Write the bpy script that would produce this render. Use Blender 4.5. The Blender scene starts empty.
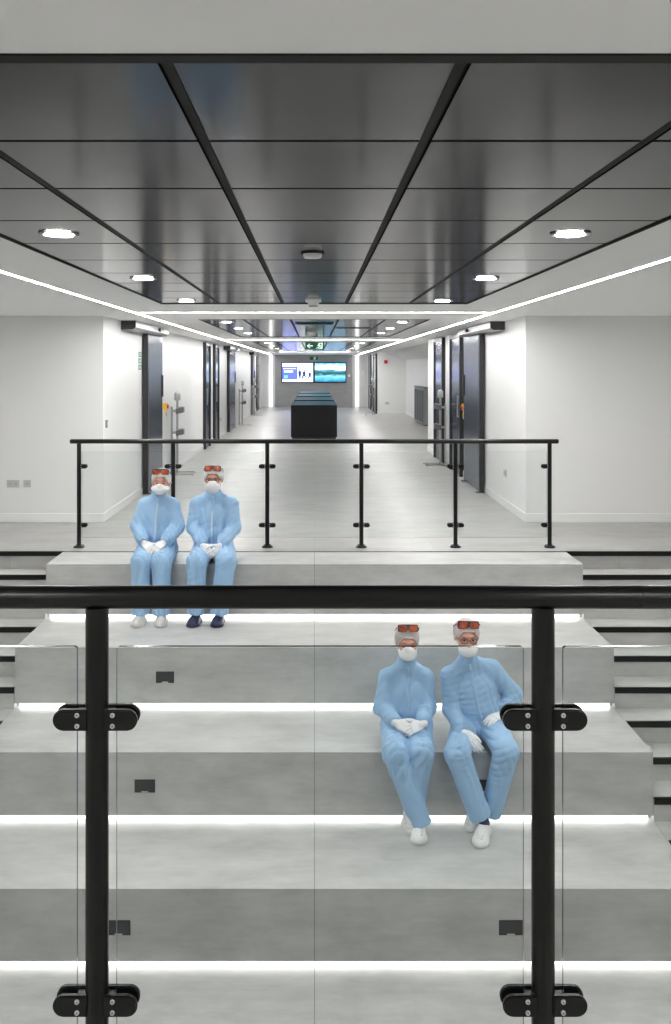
import bpy, bmesh, math, random
import numpy as np
from mathutils import Vector, Matrix

SC = bpy.context.scene
COL = SC.collection
PI = math.pi
random.seed(4)

# ------------------------------------------------------------------ materials
def _tex_coord(nt, scale=(1, 1, 1)):
    tc = nt.nodes.new('ShaderNodeTexCoord')
    mp = nt.nodes.new('ShaderNodeMapping')
    mp.inputs['Scale'].default_value = scale
    nt.links.new(tc.outputs['Object'], mp.inputs['Vector'])
    return mp.outputs['Vector']

def srgb(r, g, b):
    f = lambda c: (c / 255 / 12.92) if c / 255 <= .04045 else ((c / 255 + .055) / 1.055) ** 2.4
    return (f(r), f(g), f(b))

def mat(name, col, rough=.5, metal=0., var=0., scale=(8, 8, 8), bump=0., bscale=(60, 60, 60), spec=.5, emit=None, estr=1., aniso=0., ior=1.5, coat=0., detail=4, rvar=0.):
    m = bpy.data.materials.new(name); m.use_nodes = True
    nt = m.node_tree; b = nt.nodes['Principled BSDF']
    b.inputs['Base Color'].default_value = (*col, 1)
    b.inputs['Roughness'].default_value = rough
    b.inputs['Metallic'].default_value = metal
    b.inputs['Specular IOR Level'].default_value = spec
    b.inputs['IOR'].default_value = ior
    b.inputs['Anisotropic'].default_value = aniso
    b.inputs['Coat Weight'].default_value = coat
    if emit:
        b.inputs['Emission Color'].default_value = (*emit, 1)
        b.inputs['Emission Strength'].default_value = estr
    if var or rvar:
        n = nt.nodes.new('ShaderNodeTexNoise'); n.inputs['Scale'].default_value = 1; n.inputs['Detail'].default_value = detail
        n.inputs['Roughness'].default_value = .6
        nt.links.new(_tex_coord(nt, scale), n.inputs['Vector'])
        if var:
            r = nt.nodes.new('ShaderNodeValToRGB')
            r.color_ramp.elements[0].position = .3; r.color_ramp.elements[1].position = .72
            r.color_ramp.elements[0].color = (*[c * (1 - var) for c in col], 1)
            r.color_ramp.elements[1].color = (*[min(1, c * (1 + var)) for c in col], 1)
            nt.links.new(n.outputs['Fac'], r.inputs['Fac']); nt.links.new(r.outputs['Color'], b.inputs['Base Color'])
        if rvar:
            mr = nt.nodes.new('ShaderNodeMapRange')
            mr.inputs['To Min'].default_value = rough - rvar; mr.inputs['To Max'].default_value = rough + rvar
            nt.links.new(n.outputs['Fac'], mr.inputs['Value']); nt.links.new(mr.outputs['Result'], b.inputs['Roughness'])
    if bump:
        n2 = nt.nodes.new('ShaderNodeTexNoise'); n2.inputs['Scale'].default_value = 1; n2.inputs['Detail'].default_value = 3
        nt.links.new(_tex_coord(nt, bscale), n2.inputs['Vector'])
        bp = nt.nodes.new('ShaderNodeBump'); bp.inputs['Strength'].default_value = bump; bp.inputs['Distance'].default_value = .01
        nt.links.new(n2.outputs['Fac'], bp.inputs['Height']); nt.links.new(bp.outputs['Normal'], b.inputs['Normal'])
    return m

def mat_stone(name, col, rough, joint_x=None, tile=None, var=.16):
    """Concrete-look porcelain: cloudy streaks drawn along X, fine joints where tile=(w, d) is given."""
    m = bpy.data.materials.new(name); m.use_nodes = True
    nt = m.node_tree; b = nt.nodes['Principled BSDF']; L = nt.links
    b.inputs['Roughness'].default_value = rough
    def noise(sc, det, rg=.62):
        n = nt.nodes.new('ShaderNodeTexNoise'); n.inputs['Scale'].default_value = 1
        n.inputs['Detail'].default_value = det; n.inputs['Roughness'].default_value = rg
        ge = nt.nodes.new('ShaderNodeNewGeometry'); mp = nt.nodes.new('ShaderNodeMapping'); mp.inputs['Scale'].default_value = sc
        L.new(ge.outputs['Position'], mp.inputs['Vector']); L.new(mp.outputs['Vector'], n.inputs['Vector']); return n.outputs['Fac']
    a = noise((2.2, 4.4, 4.8), 7, .66); c = noise((3., 26, 30), 5, .7)
    mx = nt.nodes.new('ShaderNodeMath'); mx.operation = 'MULTIPLY_ADD'
    mx.inputs[1].default_value = .78; L.new(a, mx.inputs[0])
    m2 = nt.nodes.new('ShaderNodeMath'); m2.operation = 'MULTIPLY'; m2.inputs[1].default_value = .22
    L.new(c, m2.inputs[0]); L.new(m2.outputs[0], mx.inputs[2])
    r = nt.nodes.new('ShaderNodeValToRGB')
    r.color_ramp.elements[0].position = .33; r.color_ramp.elements[1].position = .68
    r.color_ramp.elements[0].color = (*[x * (1 - var) for x in col], 1)
    r.color_ramp.elements[1].color = (*[x * (1 + var) for x in col], 1)
    L.new(mx.outputs[0], r.inputs['Fac'])
    out = r.outputs['Color']
    if tile:
        br = nt.nodes.new('ShaderNodeTexBrick')
        br.inputs['Scale'].default_value = 1; br.inputs['Brick Width'].default_value = tile[0]; br.inputs['Row Height'].default_value = tile[1]
        br.inputs['Mortar Size'].default_value = .0025; br.inputs['Mortar Smooth'].default_value = .1
        br.inputs['Color1'].default_value = (1, 1, 1, 1); br.inputs['Color2'].default_value = (.9, .9, .89, 1); br.inputs['Mortar'].default_value = (.72, .72, .72, 1)
        tc = nt.nodes.new('ShaderNodeTexCoord'); L.new(tc.outputs['Object'], br.inputs['Vector'])
        mm = nt.nodes.new('ShaderNodeMix'); mm.data_type = 'RGBA'; mm.blend_type = 'MULTIPLY'; mm.inputs['Factor'].default_value = 1
        L.new(out, mm.inputs['A']); L.new(br.outputs['Color'], mm.inputs['B']); out = mm.outputs['Result']
    L.new(out, b.inputs['Base Color'])
    return m

def mat_glass(name, tint, refl=1.):
    """Thin architectural glass: see-through with a Fresnel reflection on its outer faces."""
    m = bpy.data.materials.new(name); m.use_nodes = True
    nt = m.node_tree; L = nt.links; nt.nodes.clear()
    o = nt.nodes.new('ShaderNodeOutputMaterial'); t = nt.nodes.new('ShaderNodeBsdfTransparent'); g = nt.nodes.new('ShaderNodeBsdfGlossy')
    t.inputs['Color'].default_value = (*tint, 1); g.inputs['Roughness'].default_value = .0
    f = nt.nodes.new('ShaderNodeFresnel'); f.inputs['IOR'].default_value = 1.45
    ge = nt.nodes.new('ShaderNodeNewGeometry')
    s = nt.nodes.new('ShaderNodeMath'); s.operation = 'SUBTRACT'; s.inputs[0].default_value = refl; s.use_clamp = True
    L.new(ge.outputs['Backfacing'], s.inputs[1])
    mu = nt.nodes.new('ShaderNodeMath'); mu.operation = 'MULTIPLY'; L.new(f.outputs[0], mu.inputs[0]); L.new(s.outputs[0], mu.inputs[1])
    mx = nt.nodes.new('ShaderNodeMixShader'); L.new(mu.outputs[0], mx.inputs[0]); L.new(t.outputs[0], mx.inputs[1]); L.new(g.outputs[0], mx.inputs[2])
    L.new(mx.outputs[0], o.inputs['Surface'])
    return m

def mat_emit(name, col, s):
    m = bpy.data.materials.new(name); m.use_nodes = True
    nt = m.node_tree; nt.nodes.clear()
    o = nt.nodes.new('ShaderNodeOutputMaterial'); e = nt.nodes.new('ShaderNodeEmission')
    e.inputs['Color'].default_value = (*col, 1); e.inputs['Strength'].default_value = s
    nt.links.new(e.outputs[0], o.inputs['Surface'])
    return m

M = {}
M['wall'] = mat('wall_paint', (.81, .81, .805), .55, bump=.02, bscale=(300, 300, 300), spec=.3)
M['ceil'] = mat('ceiling_paint', (.88, .88, .87), .7, spec=.2)
M['skirt'] = mat('skirting_gloss', (.84, .84, .83), .3)
M['floor'] = mat_stone('floor_porcelain', (.40, .396, .386), .36, tile=(1.2, .6), var=.17)
M['stone'] = mat_stone('tier_porcelain', (.495, .498, .484), .42, var=.19)
M['stone_riser'] = M['stone']
M['step'] = M['stone']
M['black'] = mat('black_powder_coat', (.006, .006, .006), .28, spec=.35)
M['blackmatt'] = mat('black_matt', (.012, .012, .013), .6, spec=.3)
M['nosing'] = mat('black_nosing', (.013, .013, .013), .55, bump=.2, bscale=(400, 400, 400), spec=.15)
M['tile'] = mat('dark_metal_ceiling_tile', (.012, .012, .0125), .15, metal=.0, ior=1.25)
M['tbar'] = mat('ceiling_grid_bar', (.016, .016, .0155), .7, spec=.2)
M['void'] = mat('ceiling_void', (.01, .01, .01), .9, spec=.1)
M['leaf'] = mat('door_leaf_steel', (.05, .066, .105), .24, metal=.45)
M['dark'] = mat('dark_frame', (.02, .02, .022), .35)
M['silver'] = mat('satin_aluminium', (.42, .42, .43), .35, metal=1.)
M['screw'] = mat('screw_steel', (.62, .62, .62), .4, metal=.35)
M['steel'] = mat('brushed_steel', (.45, .45, .44), .3, metal=1., rvar=.05, scale=(50, 50, 4))
M['doorglass'] = mat('door_glass', (.04, .055, .09), .16, spec=.5)
M['socket'] = mat('grey_socket', (.52, .52, .51), .35)
M['latch'] = mat('pale_latch', (.6, .6, .6), .4)
M['lid'] = mat('socket_lid', (.045, .045, .047), .55)
M['rocker'] = mat('socket_rocker', (.40, .40, .39), .4)
M['socketblack'] = mat('black_socket', (.03, .03, .032), .5)
M['white'] = mat('white_plastic', (.85, .85, .84), .35)
M['grey'] = mat('grey_panel', (.14, .145, .15), .45)
M['cabinet'] = mat('cabinet_grey', (.24, .245, .255), .4)
M['concrete'] = mat_stone('feature_wall_concrete', (.34, .34, .335), .6, var=.10)
M['teal'] = mat('teal_glass', (.015, .105, .14), .38, spec=.3, ior=1.2)
M['counter'] = mat('black_counter', (.008, .0085, .010), .5, spec=.25)
M['yellow'] = mat('yellow_plastic', (.85, .55, .03), .4)
M['red'] = mat('red_plastic', (.65, .03, .03), .4)
M['green'] = mat('sign_green', (.0, .19, .08), .5)
M['signgreen'] = mat('sign_green_lit', (.004, .065, .03), .4, emit=(.01, .16, .07), estr=.12)
M['signwhite'] = mat('sign_white_lit', (.75, .85, .78), .4, emit=(.75, .9, .8), estr=.4)
M['glass'] = mat_glass('balustrade_glass', (.965, .98, .975))
M['glassfore'] = mat_glass('balustrade_glass_near', (.962, .978, .975), .8)
M['gedge'] = mat('glass_edge', (.05, .085, .08), .12, spec=.6)
M['led'] = mat_emit('led_diffuser', (1, .992, .98), 34.0)
M['ledstep'] = mat_emit('led_step_diffuser', (1, .985, .95), 3.2)
M['slot'] = mat_emit('light_slot_diffuser', (1, .985, .96), 1.0)
M['lamp'] = mat_emit('downlight_lens', (1, .985, .96), 75.)
M['lampfar'] = mat_emit('corridor_downlight_lens', (1, .985, .96), 14.)
M['grille'] = mat('grille_black', (.015, .015, .015), .5)

# ------------------------------------------------------------------ mesh helpers
def bm_box(bm, x0, x1, y0, y1, z0, z1, mi=0, bev=0.):
    vs = [bm.verts.new(p) for p in ((x0, y0, z0), (x1, y0, z0), (x1, y1, z0), (x0, y1, z0), (x0, y0, z1), (x1, y0, z1), (x1, y1, z1), (x0, y1, z1))]
    fs = [bm.faces.new([vs[i] for i in q]) for q in ((0, 3, 2, 1), (4, 5, 6, 7), (0, 1, 5, 4), (1, 2, 6, 5), (2, 3, 7, 6), (3, 0, 4, 7))]
    for f in fs: f.material_index = mi
    if bev:
        es = list({e for f in fs for e in f.edges})
        r = bmesh.ops.bevel(bm, geom=es, offset=bev, segments=2, affect='EDGES', profile=.6)
        for f in r['faces']: f.material_index = mi
    return fs

def bm_cyl(bm, p0, p1, r0, r1=None, n=24, mi=0, cap=True):
    p0, p1 = Vector(p0), Vector(p1); r1 = r0 if r1 is None else r1
    d = (p1 - p0).normalized(); q = d.to_track_quat('Z', 'Y')
    ring = lambda c, r: [bm.verts.new(c + q @ Vector((r * math.cos(2 * PI * i / n), r * math.sin(2 * PI * i / n), 0))) for i in range(n)]
    a, b = ring(p0, r0), ring(p1, r1); out = []
    for i in range(n):
        f = bm.faces.new((a[i], a[(i + 1) % n], b[(i + 1) % n], b[i])); f.smooth = True; out.append(f)
    if cap:
        out.append(bm.faces.new(list(reversed(a)))); out.append(bm.faces.new(b))
        for f in out[-2:]:
            for e in f.edges: e.smooth = False   # crisp ends, so the long sides shade as a true cylinder
    for f in out: f.material_index = mi
    return out

def bm_lathe(bm, prof, c=(0, 0, 0), n=28, mi=0, caps=True):
    """prof: (r, z) list turned about a vertical axis through c."""
    rings = []
    for r, z in prof:
        rings.append([bm.verts.new((c[0] + r * math.cos(2 * PI * i / n), c[1] + r * math.sin(2 * PI * i / n), c[2] + z)) for i in range(n)])
    for a, b in zip(rings, rings[1:]):
        for i in range(n):
            f = bm.faces.new((a[i], a[(i + 1) % n], b[(i + 1) % n], b[i])); f.smooth = True; f.material_index = mi
    if caps:
        for r in (list(reversed(rings[0])), rings[-1]):
            f = bm.faces.new(r); f.material_index = mi
            for e in f.edges: e.smooth = False

def bm_prism(bm, pts, axis, d0, d1, mi=0):
    """Extrude a 2-D outline. axis 'y': pts are (x, z); axis 'x': (y, z); axis 'z': (x, y)."""
    mk = {'y': lambda p, d: (p[0], d, p[1]), 'x': lambda p, d: (d, p[0], p[1]), 'z': lambda p, d: (p[0], p[1], d)}[axis]
    a = [bm.verts.new(mk(p, d0)) for p in pts]; b = [bm.verts.new(mk(p, d1)) for p in pts]; n = len(pts)
    fs = [bm.faces.new((a[i], a[(i + 1) % n], b[(i + 1) % n], b[i])) for i in range(n)] + [bm.faces.new(list(reversed(a))), bm.faces.new(b)]
    for f in fs: f.material_index = mi
    bmesh.ops.recalc_face_normals(bm, faces=fs)
    return fs

def tube(bm, pts, r, n=10, mi=0):
    """Round tube along a polyline."""
    pts = [Vector(p) for p in pts]; rings = []
    for i, p in enumerate(pts):
        d = (pts[min(i + 1, len(pts) - 1)] - pts[max(i - 1, 0)]).normalized()
        q = d.to_track_quat('Z', 'Y')
        rr = r[i] if isinstance(r, (list, tuple)) else r
        rings.append([bm.verts.new(p + q @ Vector((rr * math.cos(2 * PI * k / n), rr * math.sin(2 * PI * k / n), 0))) for k in range(n)])
    for a, b in zip(rings, rings[1:]):
        # keep ring starts aligned so the tube does not twist
        o = min(range(n), key=lambda s: (a[0].co - b[s].co).length)
        for i in range(n):
            f = bm.faces.new((a[i], a[(i + 1) % n], b[(i + 1 + o) % n], b[(i + o) % n])); f.smooth = True; f.material_index = mi
        b[:] = b[o:] + b[:o]
    bm.faces.new(list(reversed(rings[0]))).material_index = mi; bm.faces.new(rings[-1]).material_index = mi

def obj(name, bm, mats, parent=None, loc=None, smooth=None):
    me = bpy.data.meshes.new(name)
    if isinstance(bm, bmesh.types.BMesh):
        bmesh.ops.recalc_face_normals(bm, faces=bm.faces[:])
        bm.to_mesh(me); bm.free()
    else:
        v, f = bm
        me.from_pydata(v, [], f); me.update()
    for m in (mats if isinstance(mats, (list, tuple)) else [mats]): me.materials.append(m)
    o = bpy.data.objects.new(name, me); COL.objects.link(o)
    if smooth: me.polygons.foreach_set('use_smooth', [True] * len(me.polygons))
    if parent: o.parent = parent
    if loc: o.location = loc
    return o

def box(name, m, x0, x1, y0, y1, z0, z1, parent=None, bev=0.):
    bm = bmesh.new(); bm_box(bm, x0, x1, y0, y1, z0, z1, 0, bev)
    return obj(name, bm, m, parent)

def tag(o, label, cat, group=None, kind=None):
    o['label'] = label; o['category'] = cat
    if group: o['group'] = group
    if kind: o['kind'] = kind
    return o

def thing(name, label, cat, loc=(0, 0, 0), group=None, kind=None):
    o = bpy.data.objects.new(name, None); COL.objects.link(o); o.location = loc; o.empty_display_size = .1
    return tag(o, label, cat, group, kind)

def struct(o, label=None, cat=None):
    o['kind'] = 'structure'
    if label: o['label'] = label
    if cat: o['category'] = cat
    return o

def to_local(root, *objs):
    """Shift meshes drawn in world coordinates so that they sit right under a root that has its own location."""
    for o in objs: o.data.transform(Matrix.Translation(-root.location))

class Build:
    """A thing whose parts are drawn in world coordinates and hang from an Empty at its base."""
    def __init__(s, name, label, cat, base, group=None, kind=None):
        s.root = thing(name, label, cat, base, group, kind)
    def part(s, name, bm, mats, parent=None, smooth=None):
        o = obj(name, bm, mats, parent or s.root, smooth=smooth)
        o.data.transform(Matrix.Translation(-s.root.location)); return o
    def box(s, name, m, x0, x1, y0, y1, z0, z1, parent=None, bev=0.):
        bm = bmesh.new(); bm_box(bm, x0, x1, y0, y1, z0, z1, 0, bev); return s.part(name, bm, m, parent)

# ------------------------------------------------------------------ dimensions (metres; floor of the upper hall is z = 0)
CZ = 1.81            # eye height above the upper hall floor
CEIL = 2.42
HW = 2.48            # half width of the corridor
FY = 10.56           # wall that faces the stair
EDGE = 8.86          # front edge of the upper floor
TD, TR = .86, .5     # tier depth and rise
TW = 2.475           # half width of the tiers
tier_front = [EDGE - .56 - TD * i for i in range(6)]      # 8.30, 7.44, ...
tier_top = [-TR * i for i in range(6)]
SIDE = 4.8

# ------------------------------------------------------------------ floors
struct(box('floor', M['floor'], -SIDE, SIDE, EDGE, 42.2, -.3, 0), 'pale grey polished porcelain floor of the long upper corridor', 'floor')
struct(box('floor.001', M['floor'], -SIDE, SIDE, -3.2, EDGE + 1.5, -2.8, -2.5), 'pale grey lower floor at the foot of the seating tiers', 'floor')
struct(box('floor.002', M['floor'], -SIDE, SIDE, -3.2, 2.02, -.14, .26), 'pale grey gallery floor behind the near glass balustrade', 'floor')
struct(box('trim_1', M['nosing'], -TW + .001, TW - .001, EDGE - .012, EDGE + .004, -.02, .004), 'thin black edging strip along the front of the upper floor', 'edging strip')

# ------------------------------------------------------------------ seating tiers
def tier(i, label):
    y0 = tier_front[i]; y1 = tier_front[i - 1] + .045 if i else EDGE - .013
    z1 = tier_top[i]; z0 = z1 - TR
    b = Build('seating_tier', label, 'seating step', (0, (y0 + y1) / 2, z0), 'concrete look seating tiers')
    g = .0012
    for s in (-1, 1):
        xa, xb = sorted((s * g, s * TW))
        b.box('tread', M['stone'], xa, xb, y0, y1, z1 - .02, z1)
        b.box('riser', M['stone_riser'], xa, xb, y0, y0 + .02, z0 + .037, z1 - .0208)
    b.box('joint', M['blackmatt'], -g, g, y0 + .002, y1 - .002, z1 - .02, z1 - .002)
    b.box('joint', M['blackmatt'], -g, g, y0 + .002, y0 + .018, z0 + .037, z1 - .0208)
    b.box('plinth', M['stone'], -TW, TW, y0 + .046, y1, z0 + .0005, z1 - .0208)
    b.box('soffit', M['white'], -TW + .01, TW - .01, y0 + .02, y0 + .046, z0 + .04, z0 + .055)
    b.box('light_strip', M['ledstep'], -TW + .03, TW - .03, y0 + .032, y0 + .0455, z0 + .006, z0 + .036)['label'] = 'glowing white light strip under the riser'
    return b.root
lab = ['topmost pale concrete look seating step, level with the corridor floor, two people sit on it',
       'second seating step from the top, black socket on its left, under the upper feet',
       'third seating step from the top, the lower pair sits on its edge',
       'fourth seating step from the top, under the feet of the lower pair',
       'lowest visible seating step, only its top shows at the bottom']
for i in range(5): tier(i, lab[i])

# black double sockets let into the risers
def riser_socket(i, x, label):
    y0 = tier_front[i]; z = tier_top[i] - .245
    b = Build('wall_socket', label, 'socket', (x, y0, z), 'black sockets in the tier risers')
    b.box('face_plate', M['socketblack'], x - .075, x + .075, y0 - .006, y0 - .0003, z - .047, z + .047, bev=.002)
    b.box('hinged_lid', M['lid'], x - .068, x + .068, y0 - .009, y0 - .0062, z - .03, z + .04, bev=.001)
    b.box('latch', M['latch'], x - .025, x + .025, y0 - .0085, y0 - .0062, z - .044, z - .036)
riser_socket(1, -1.235, 'black socket plate on the left of the second seating step riser')
riser_socket(2, -1.24, 'black socket plate on the left of the riser the lower pair sits above')
riser_socket(2, 1.245, 'black socket plate behind the lower shins of the lower right person')
riser_socket(3, -1.245, 'black socket plate partly behind the left near balustrade post')
riser_socket(3, 1.247, 'black socket plate beside the right near balustrade post')

# ------------------------------------------------------------------ stairs either side of the tiers
GO = TD / 3
def stairs(s, label):
    xa, xb = sorted((s * (TW + .002), s * SIDE))
    b = Build('staircase', label, 'staircase', (s * (TW + SIDE) / 2, EDGE - GO * 7, -2.5), None, 'structure')
    for k in range(0, 15):
        y = EDGE - GO * k; z = -k / 6
        # tread k: its nosing is at y; k = 0 is the edge of the floor itself
        st = b.box('step', M['step'], xa, xb, y - .001 if k == 0 else y, EDGE - .001 if k == 0 else y + GO + .002, z - 1 / 6 if k else -.165, z - (.001 if k == 0 else 0)) if k else None
        bm = bmesh.new()
        bm_box(bm, xa, xb, y - .008, y - .0003, z - .04, z + .004); bm_box(bm, xa, xb, y - .008, y + .022, z + .0005, z + .004)
        b.part('nosing', bm, M['nosing'], st)
    # inclined soffit body
    bm = bmesh.new(); bm_prism(bm, [(EDGE - .003, -.32), (EDGE - .003, -2.498), (EDGE - GO * 15 + .3, -2.498)], 'x', xa, xb)
    b.part('stringer', bm, M['step'])
    return b.root
stairs(-1, 'pale stone stairs with black nosings left of the seating tiers')
stairs(1, 'pale stone stairs with black nosings right of the seating tiers')

# ------------------------------------------------------------------ walls
T = .2
def wall(name, *a): return struct(box(name, M['wall'], *a), None, None)
wall('wall_left', -HW - T, -HW, FY, 41.9, 0, CEIL)
wall('wall_front_left', -SIDE, -HW - T, FY, FY + T, 0, CEIL)
wall('wall_right', HW, HW + T, FY, 19.66, 0, CEIL)
wall('wall_front_right', HW + T, SIDE, FY, FY + T, 0, CEIL)
wall('wall_right_far', HW, HW + T, 35.3, 41.9, 0, CEIL)
wall('wall_alcove_back', HW + T, SIDE, 35.3, 35.3 + T, 0, CEIL)
wall('wall_alcove_side', 3.6, 3.6 + T, 19.66, 35.3, 0, CEIL)
wall('wall_alcove_front', HW + T, 3.6, 19.46, 19.66, 0, CEIL)
wall('wall_back', -SIDE, SIDE, -3.4, -3.2, -2.5, CEIL)
wall('wall_end', -HW - T, HW + T, 41.9, 42.1, 0, CEIL)
for nm, s in (('wall_stair_left', -1), ('wall_stair_right', 1)):
    xa, xb = sorted((s * SIDE, s * (SIDE + T))); wall(nm, xa, xb, -3.4, FY + T, -2.5, CEIL)
struct(box('wall_feature', M['concrete'], -1.81, 1.73, 41.2, 41.4, 0, CEIL), 'grey concrete look feature wall behind the screens', 'wall')
# sloping bulkhead in the side space on the right
bm = bmesh.new(); bm_prism(bm, [(2.72, CEIL), (3.598, CEIL), (3.598, 2.13), (3.3, 2.22), (3.0, 2.33)], 'y', 19.7, 35.29)
struct(obj('trim_2', bm, M['ceil']), 'sloping white bulkhead over the side space on the right', 'bulkhead')
# skirting boards
def skirt(name, x0, x1, y0, y1):
    bm = bmesh.new(); bm_box(bm, x0, x1, y0, y1, 0, .105, 0, .004); return struct(obj(name, bm, M['skirt']))
k = .014
skirt('baseboard_left', -HW, -HW + k, FY - k, 41.9)
skirt('baseboard_front_left', -SIDE, -HW, FY - k, FY)
skirt('baseboard_right', HW - k, HW, FY - k, 19.66)
skirt('baseboard_front_right', HW, SIDE, FY - k, FY)
skirt('baseboard_alcove_back', HW, 3.6, 35.3 - k, 35.3)
skirt('baseboard_right_far', HW - k, HW, 35.3, 41.9)
skirt('baseboard_alcove_side', 3.6 - k, 3.6, 19.7, 35.28)

# ------------------------------------------------------------------ ceiling
RX = 1.455
rafts = [(1.79, 8.55), (11.27, 17.75), (20.9, 32.9)]
bm = bmesh.new()
bm_box(bm, -SIDE, -RX, -3.4, 42.1, CEIL, CEIL + .2); bm_box(bm, RX, SIDE, -3.4, 42.1, CEIL, CEIL + .2)
ys = [-3.4] + [v for r in rafts for v in r] + [42.1]
ys[1] = 1.745
for a, b_ in zip(ys[0::2], ys[1::2]): bm_box(bm, -RX, RX, a, b_, CEIL, CEIL + .2)
struct(obj('ceiling', bm, M['ceil']), 'white plaster ceiling around the dark tiled areas', 'ceiling')
bm = bmesh.new(); [bm_box(bm, -RX + .0005, RX - .0005, max(1.746, p_), q_ - .0005, CEIL + .0142, CEIL + .19) for p_, q_ in rafts]
struct(obj('ceiling.001', bm, M['void']), 'black void above the dark ceiling tiles', 'ceiling')
first_rows = [1.79, 2.43, 3.075, 3.745, 4.425, 5.11, 5.81, 6.50, 7.18, 7.87, 8.53]
def raft(y0, y1, rows, label):
    b = Build('ceiling_tiles', label, 'ceiling', (0, (y0 + y1) / 2, CEIL), None, 'structure')
    xs = [-RX + .012, -.9, -.3, .3, .9, RX - .012]
    bm = bmesh.new(); zt = CEIL + .003
    for x0, x1 in zip(xs, xs[1:]):
        for r0, r1 in zip(rows, rows[1:]):
            gx = .016
            bm_box(bm, x0 + (gx if abs(x0) < 1 else 0), x1 - (gx if abs(x1) < 1 else 0), r0 + .010, r1 - .010, zt, zt + .010, 0, .0015)
    b.part('tile_field', bm, M['tile'])
    bm = bmesh.new()
    for x in xs[1:-1]:
        o = .004 * (1 if x > 0 else -1)
        bm_box(bm, x - .012 - o, x + .010 - o, y0, y1, zt - .001, zt + .0105)
    b.part('grid_bar', bm, M['tbar'])
    bm = bmesh.new()
    for x in (-RX, RX - .012): bm_box(bm, x, x + .012, y0, y1, CEIL - .004, zt + .0105)
    bm_box(bm, -RX + .012, RX - .012, rows[-1], y1, CEIL - .004, zt + .0105)
    bm_box(bm, -RX + .012, RX - .012, y0 if y0 > 5 else 1.746, rows[0], CEIL - .004, zt + .0105)
    b.part('edge_trim', bm, M['tbar'])
def rows(y0, y1, n): return [y0 + .012 + (y1 - y0 - .024) * i / n for i in range(n + 1)]
raft(1.79, 8.55, first_rows, 'nearest dark metal tiled ceiling over the seating tiers')
raft(*rafts[1], rows(*rafts[1], 10), 'second dark metal tiled ceiling, over the corridor behind the first white band')
raft(*rafts[2], rows(*rafts[2], 18), 'far dark metal tiled ceiling, before the screens')

# linear LED lines let into the white ceiling
def led(label, x0, x1, y0, y1, grp):
    b = Build('ceiling_light', label, 'light', ((x0 + x1) / 2, (y0 + y1) / 2, CEIL), grp)
    b.box('diffuser', M['led'], x0, x1, y0, y1, CEIL - .004, CEIL - .0005)
    bm = bmesh.new(); w = .006
    if x1 - x0 < y1 - y0:
        for x in (x0 - w, x1): bm_box(bm, x, x + w, y0, y1, CEIL - .005, CEIL - .0005)
    else:
        for y in (y0 - w, y1): bm_box(bm, x0, x1, y, y + w, CEIL - .005, CEIL - .0005)
    b.part('profile', bm, M['white'])
led('long white light line running down the left side of the ceiling', -1.987, -1.953, -3.0, 40.8, 'ceiling light lines')
led('long white light line running down the right side of the ceiling', 1.953, 1.987, -3.0, 40.8, 'ceiling light lines')
for y, w in ((9.85, 'nearest, just behind the first dark ceiling'), (19.45, 'second, behind the middle dark ceiling'), (34.3, 'farthest, in front of the screens')):
    led('white light line across the corridor ceiling, the ' + w, -1.93, 1.93, y - .017, y + .017, 'cross light lines')
# vertical light slots either side of the feature wall
for s, w in ((-1, 'left'), (1, 'right')):
    x0 = -2.13 if s < 0 else 1.88
    tag(box('light_slot', M['slot'], x0 + .03, x0 + .17, 41.86, 41.895, .02, CEIL - .02), 'tall white light strip on the %s edge of the grey end wall' % w, 'light', 'light slots by the end wall')

# downlights
def downlight(x, y, label):
    b = Build('downlight', label, 'downlight', (x, y, CEIL), 'round ceiling downlights')
    bm = bmesh.new(); bm_lathe(bm, [(.064, -.0015), (.090, -.0015), (.092, -.006), (.086, -.009), (.075, -.008), (.064, -.0015)], (x, y, CEIL + .002), caps=False)
    b.part('rim', bm, M['silver'])
    bm = bmesh.new(); bm_cyl(bm, (x, y, CEIL - .005), (x, y, CEIL + .0005), 0.064, n=28)
    b.part('lens', bm, M['lamp' if y < 9 else 'lampfar'])
ordw = ['first', 'second', 'third']
for r, yy in enumerate((4.1, 6.12, 8.19)):
    for s in (-1, 1): downlight(s * 1.165, yy, 'round white downlight in the nearest dark ceiling, %s from the front, %s row' % (ordw[r], 'left' if s < 0 else 'right'))
for r, yy in enumerate((11.95, 13.85, 15.75)):
    for s in (-1, 1): downlight(s * 1.165, yy, 'round white downlight in the second dark ceiling, %s from the front, %s row' % (ordw[r], 'left' if s < 0 else 'right'))

for r, yy in enumerate((22.0, 25.0, 28.0, 31.0)):
    for s in (-1, 1): downlight(s * 1.165, yy, 'tiny round downlight in the far dark ceiling, %s from the front, %s row' % (('first', 'second', 'third', 'fourth')[r], 'left' if s < 0 else 'right'))
# unseen downlights added over the stairs and gallery to light the risers
for r, yy in enumerate((.9, 3.5, 6.0, 8.3)):
    for s in (-1, 1): downlight(s * 3.4, yy, 'added unseen round white downlight over the %s stairs, %s from the gallery' % ('left' if s < 0 else 'right', ('first', 'second', 'third', 'fourth')[r]))
for s in (-1, 1): downlight(s * 1.165, .6, 'added unseen round white downlight over the gallery, %s of the middle' % ('left' if s < 0 else 'right'))

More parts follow.
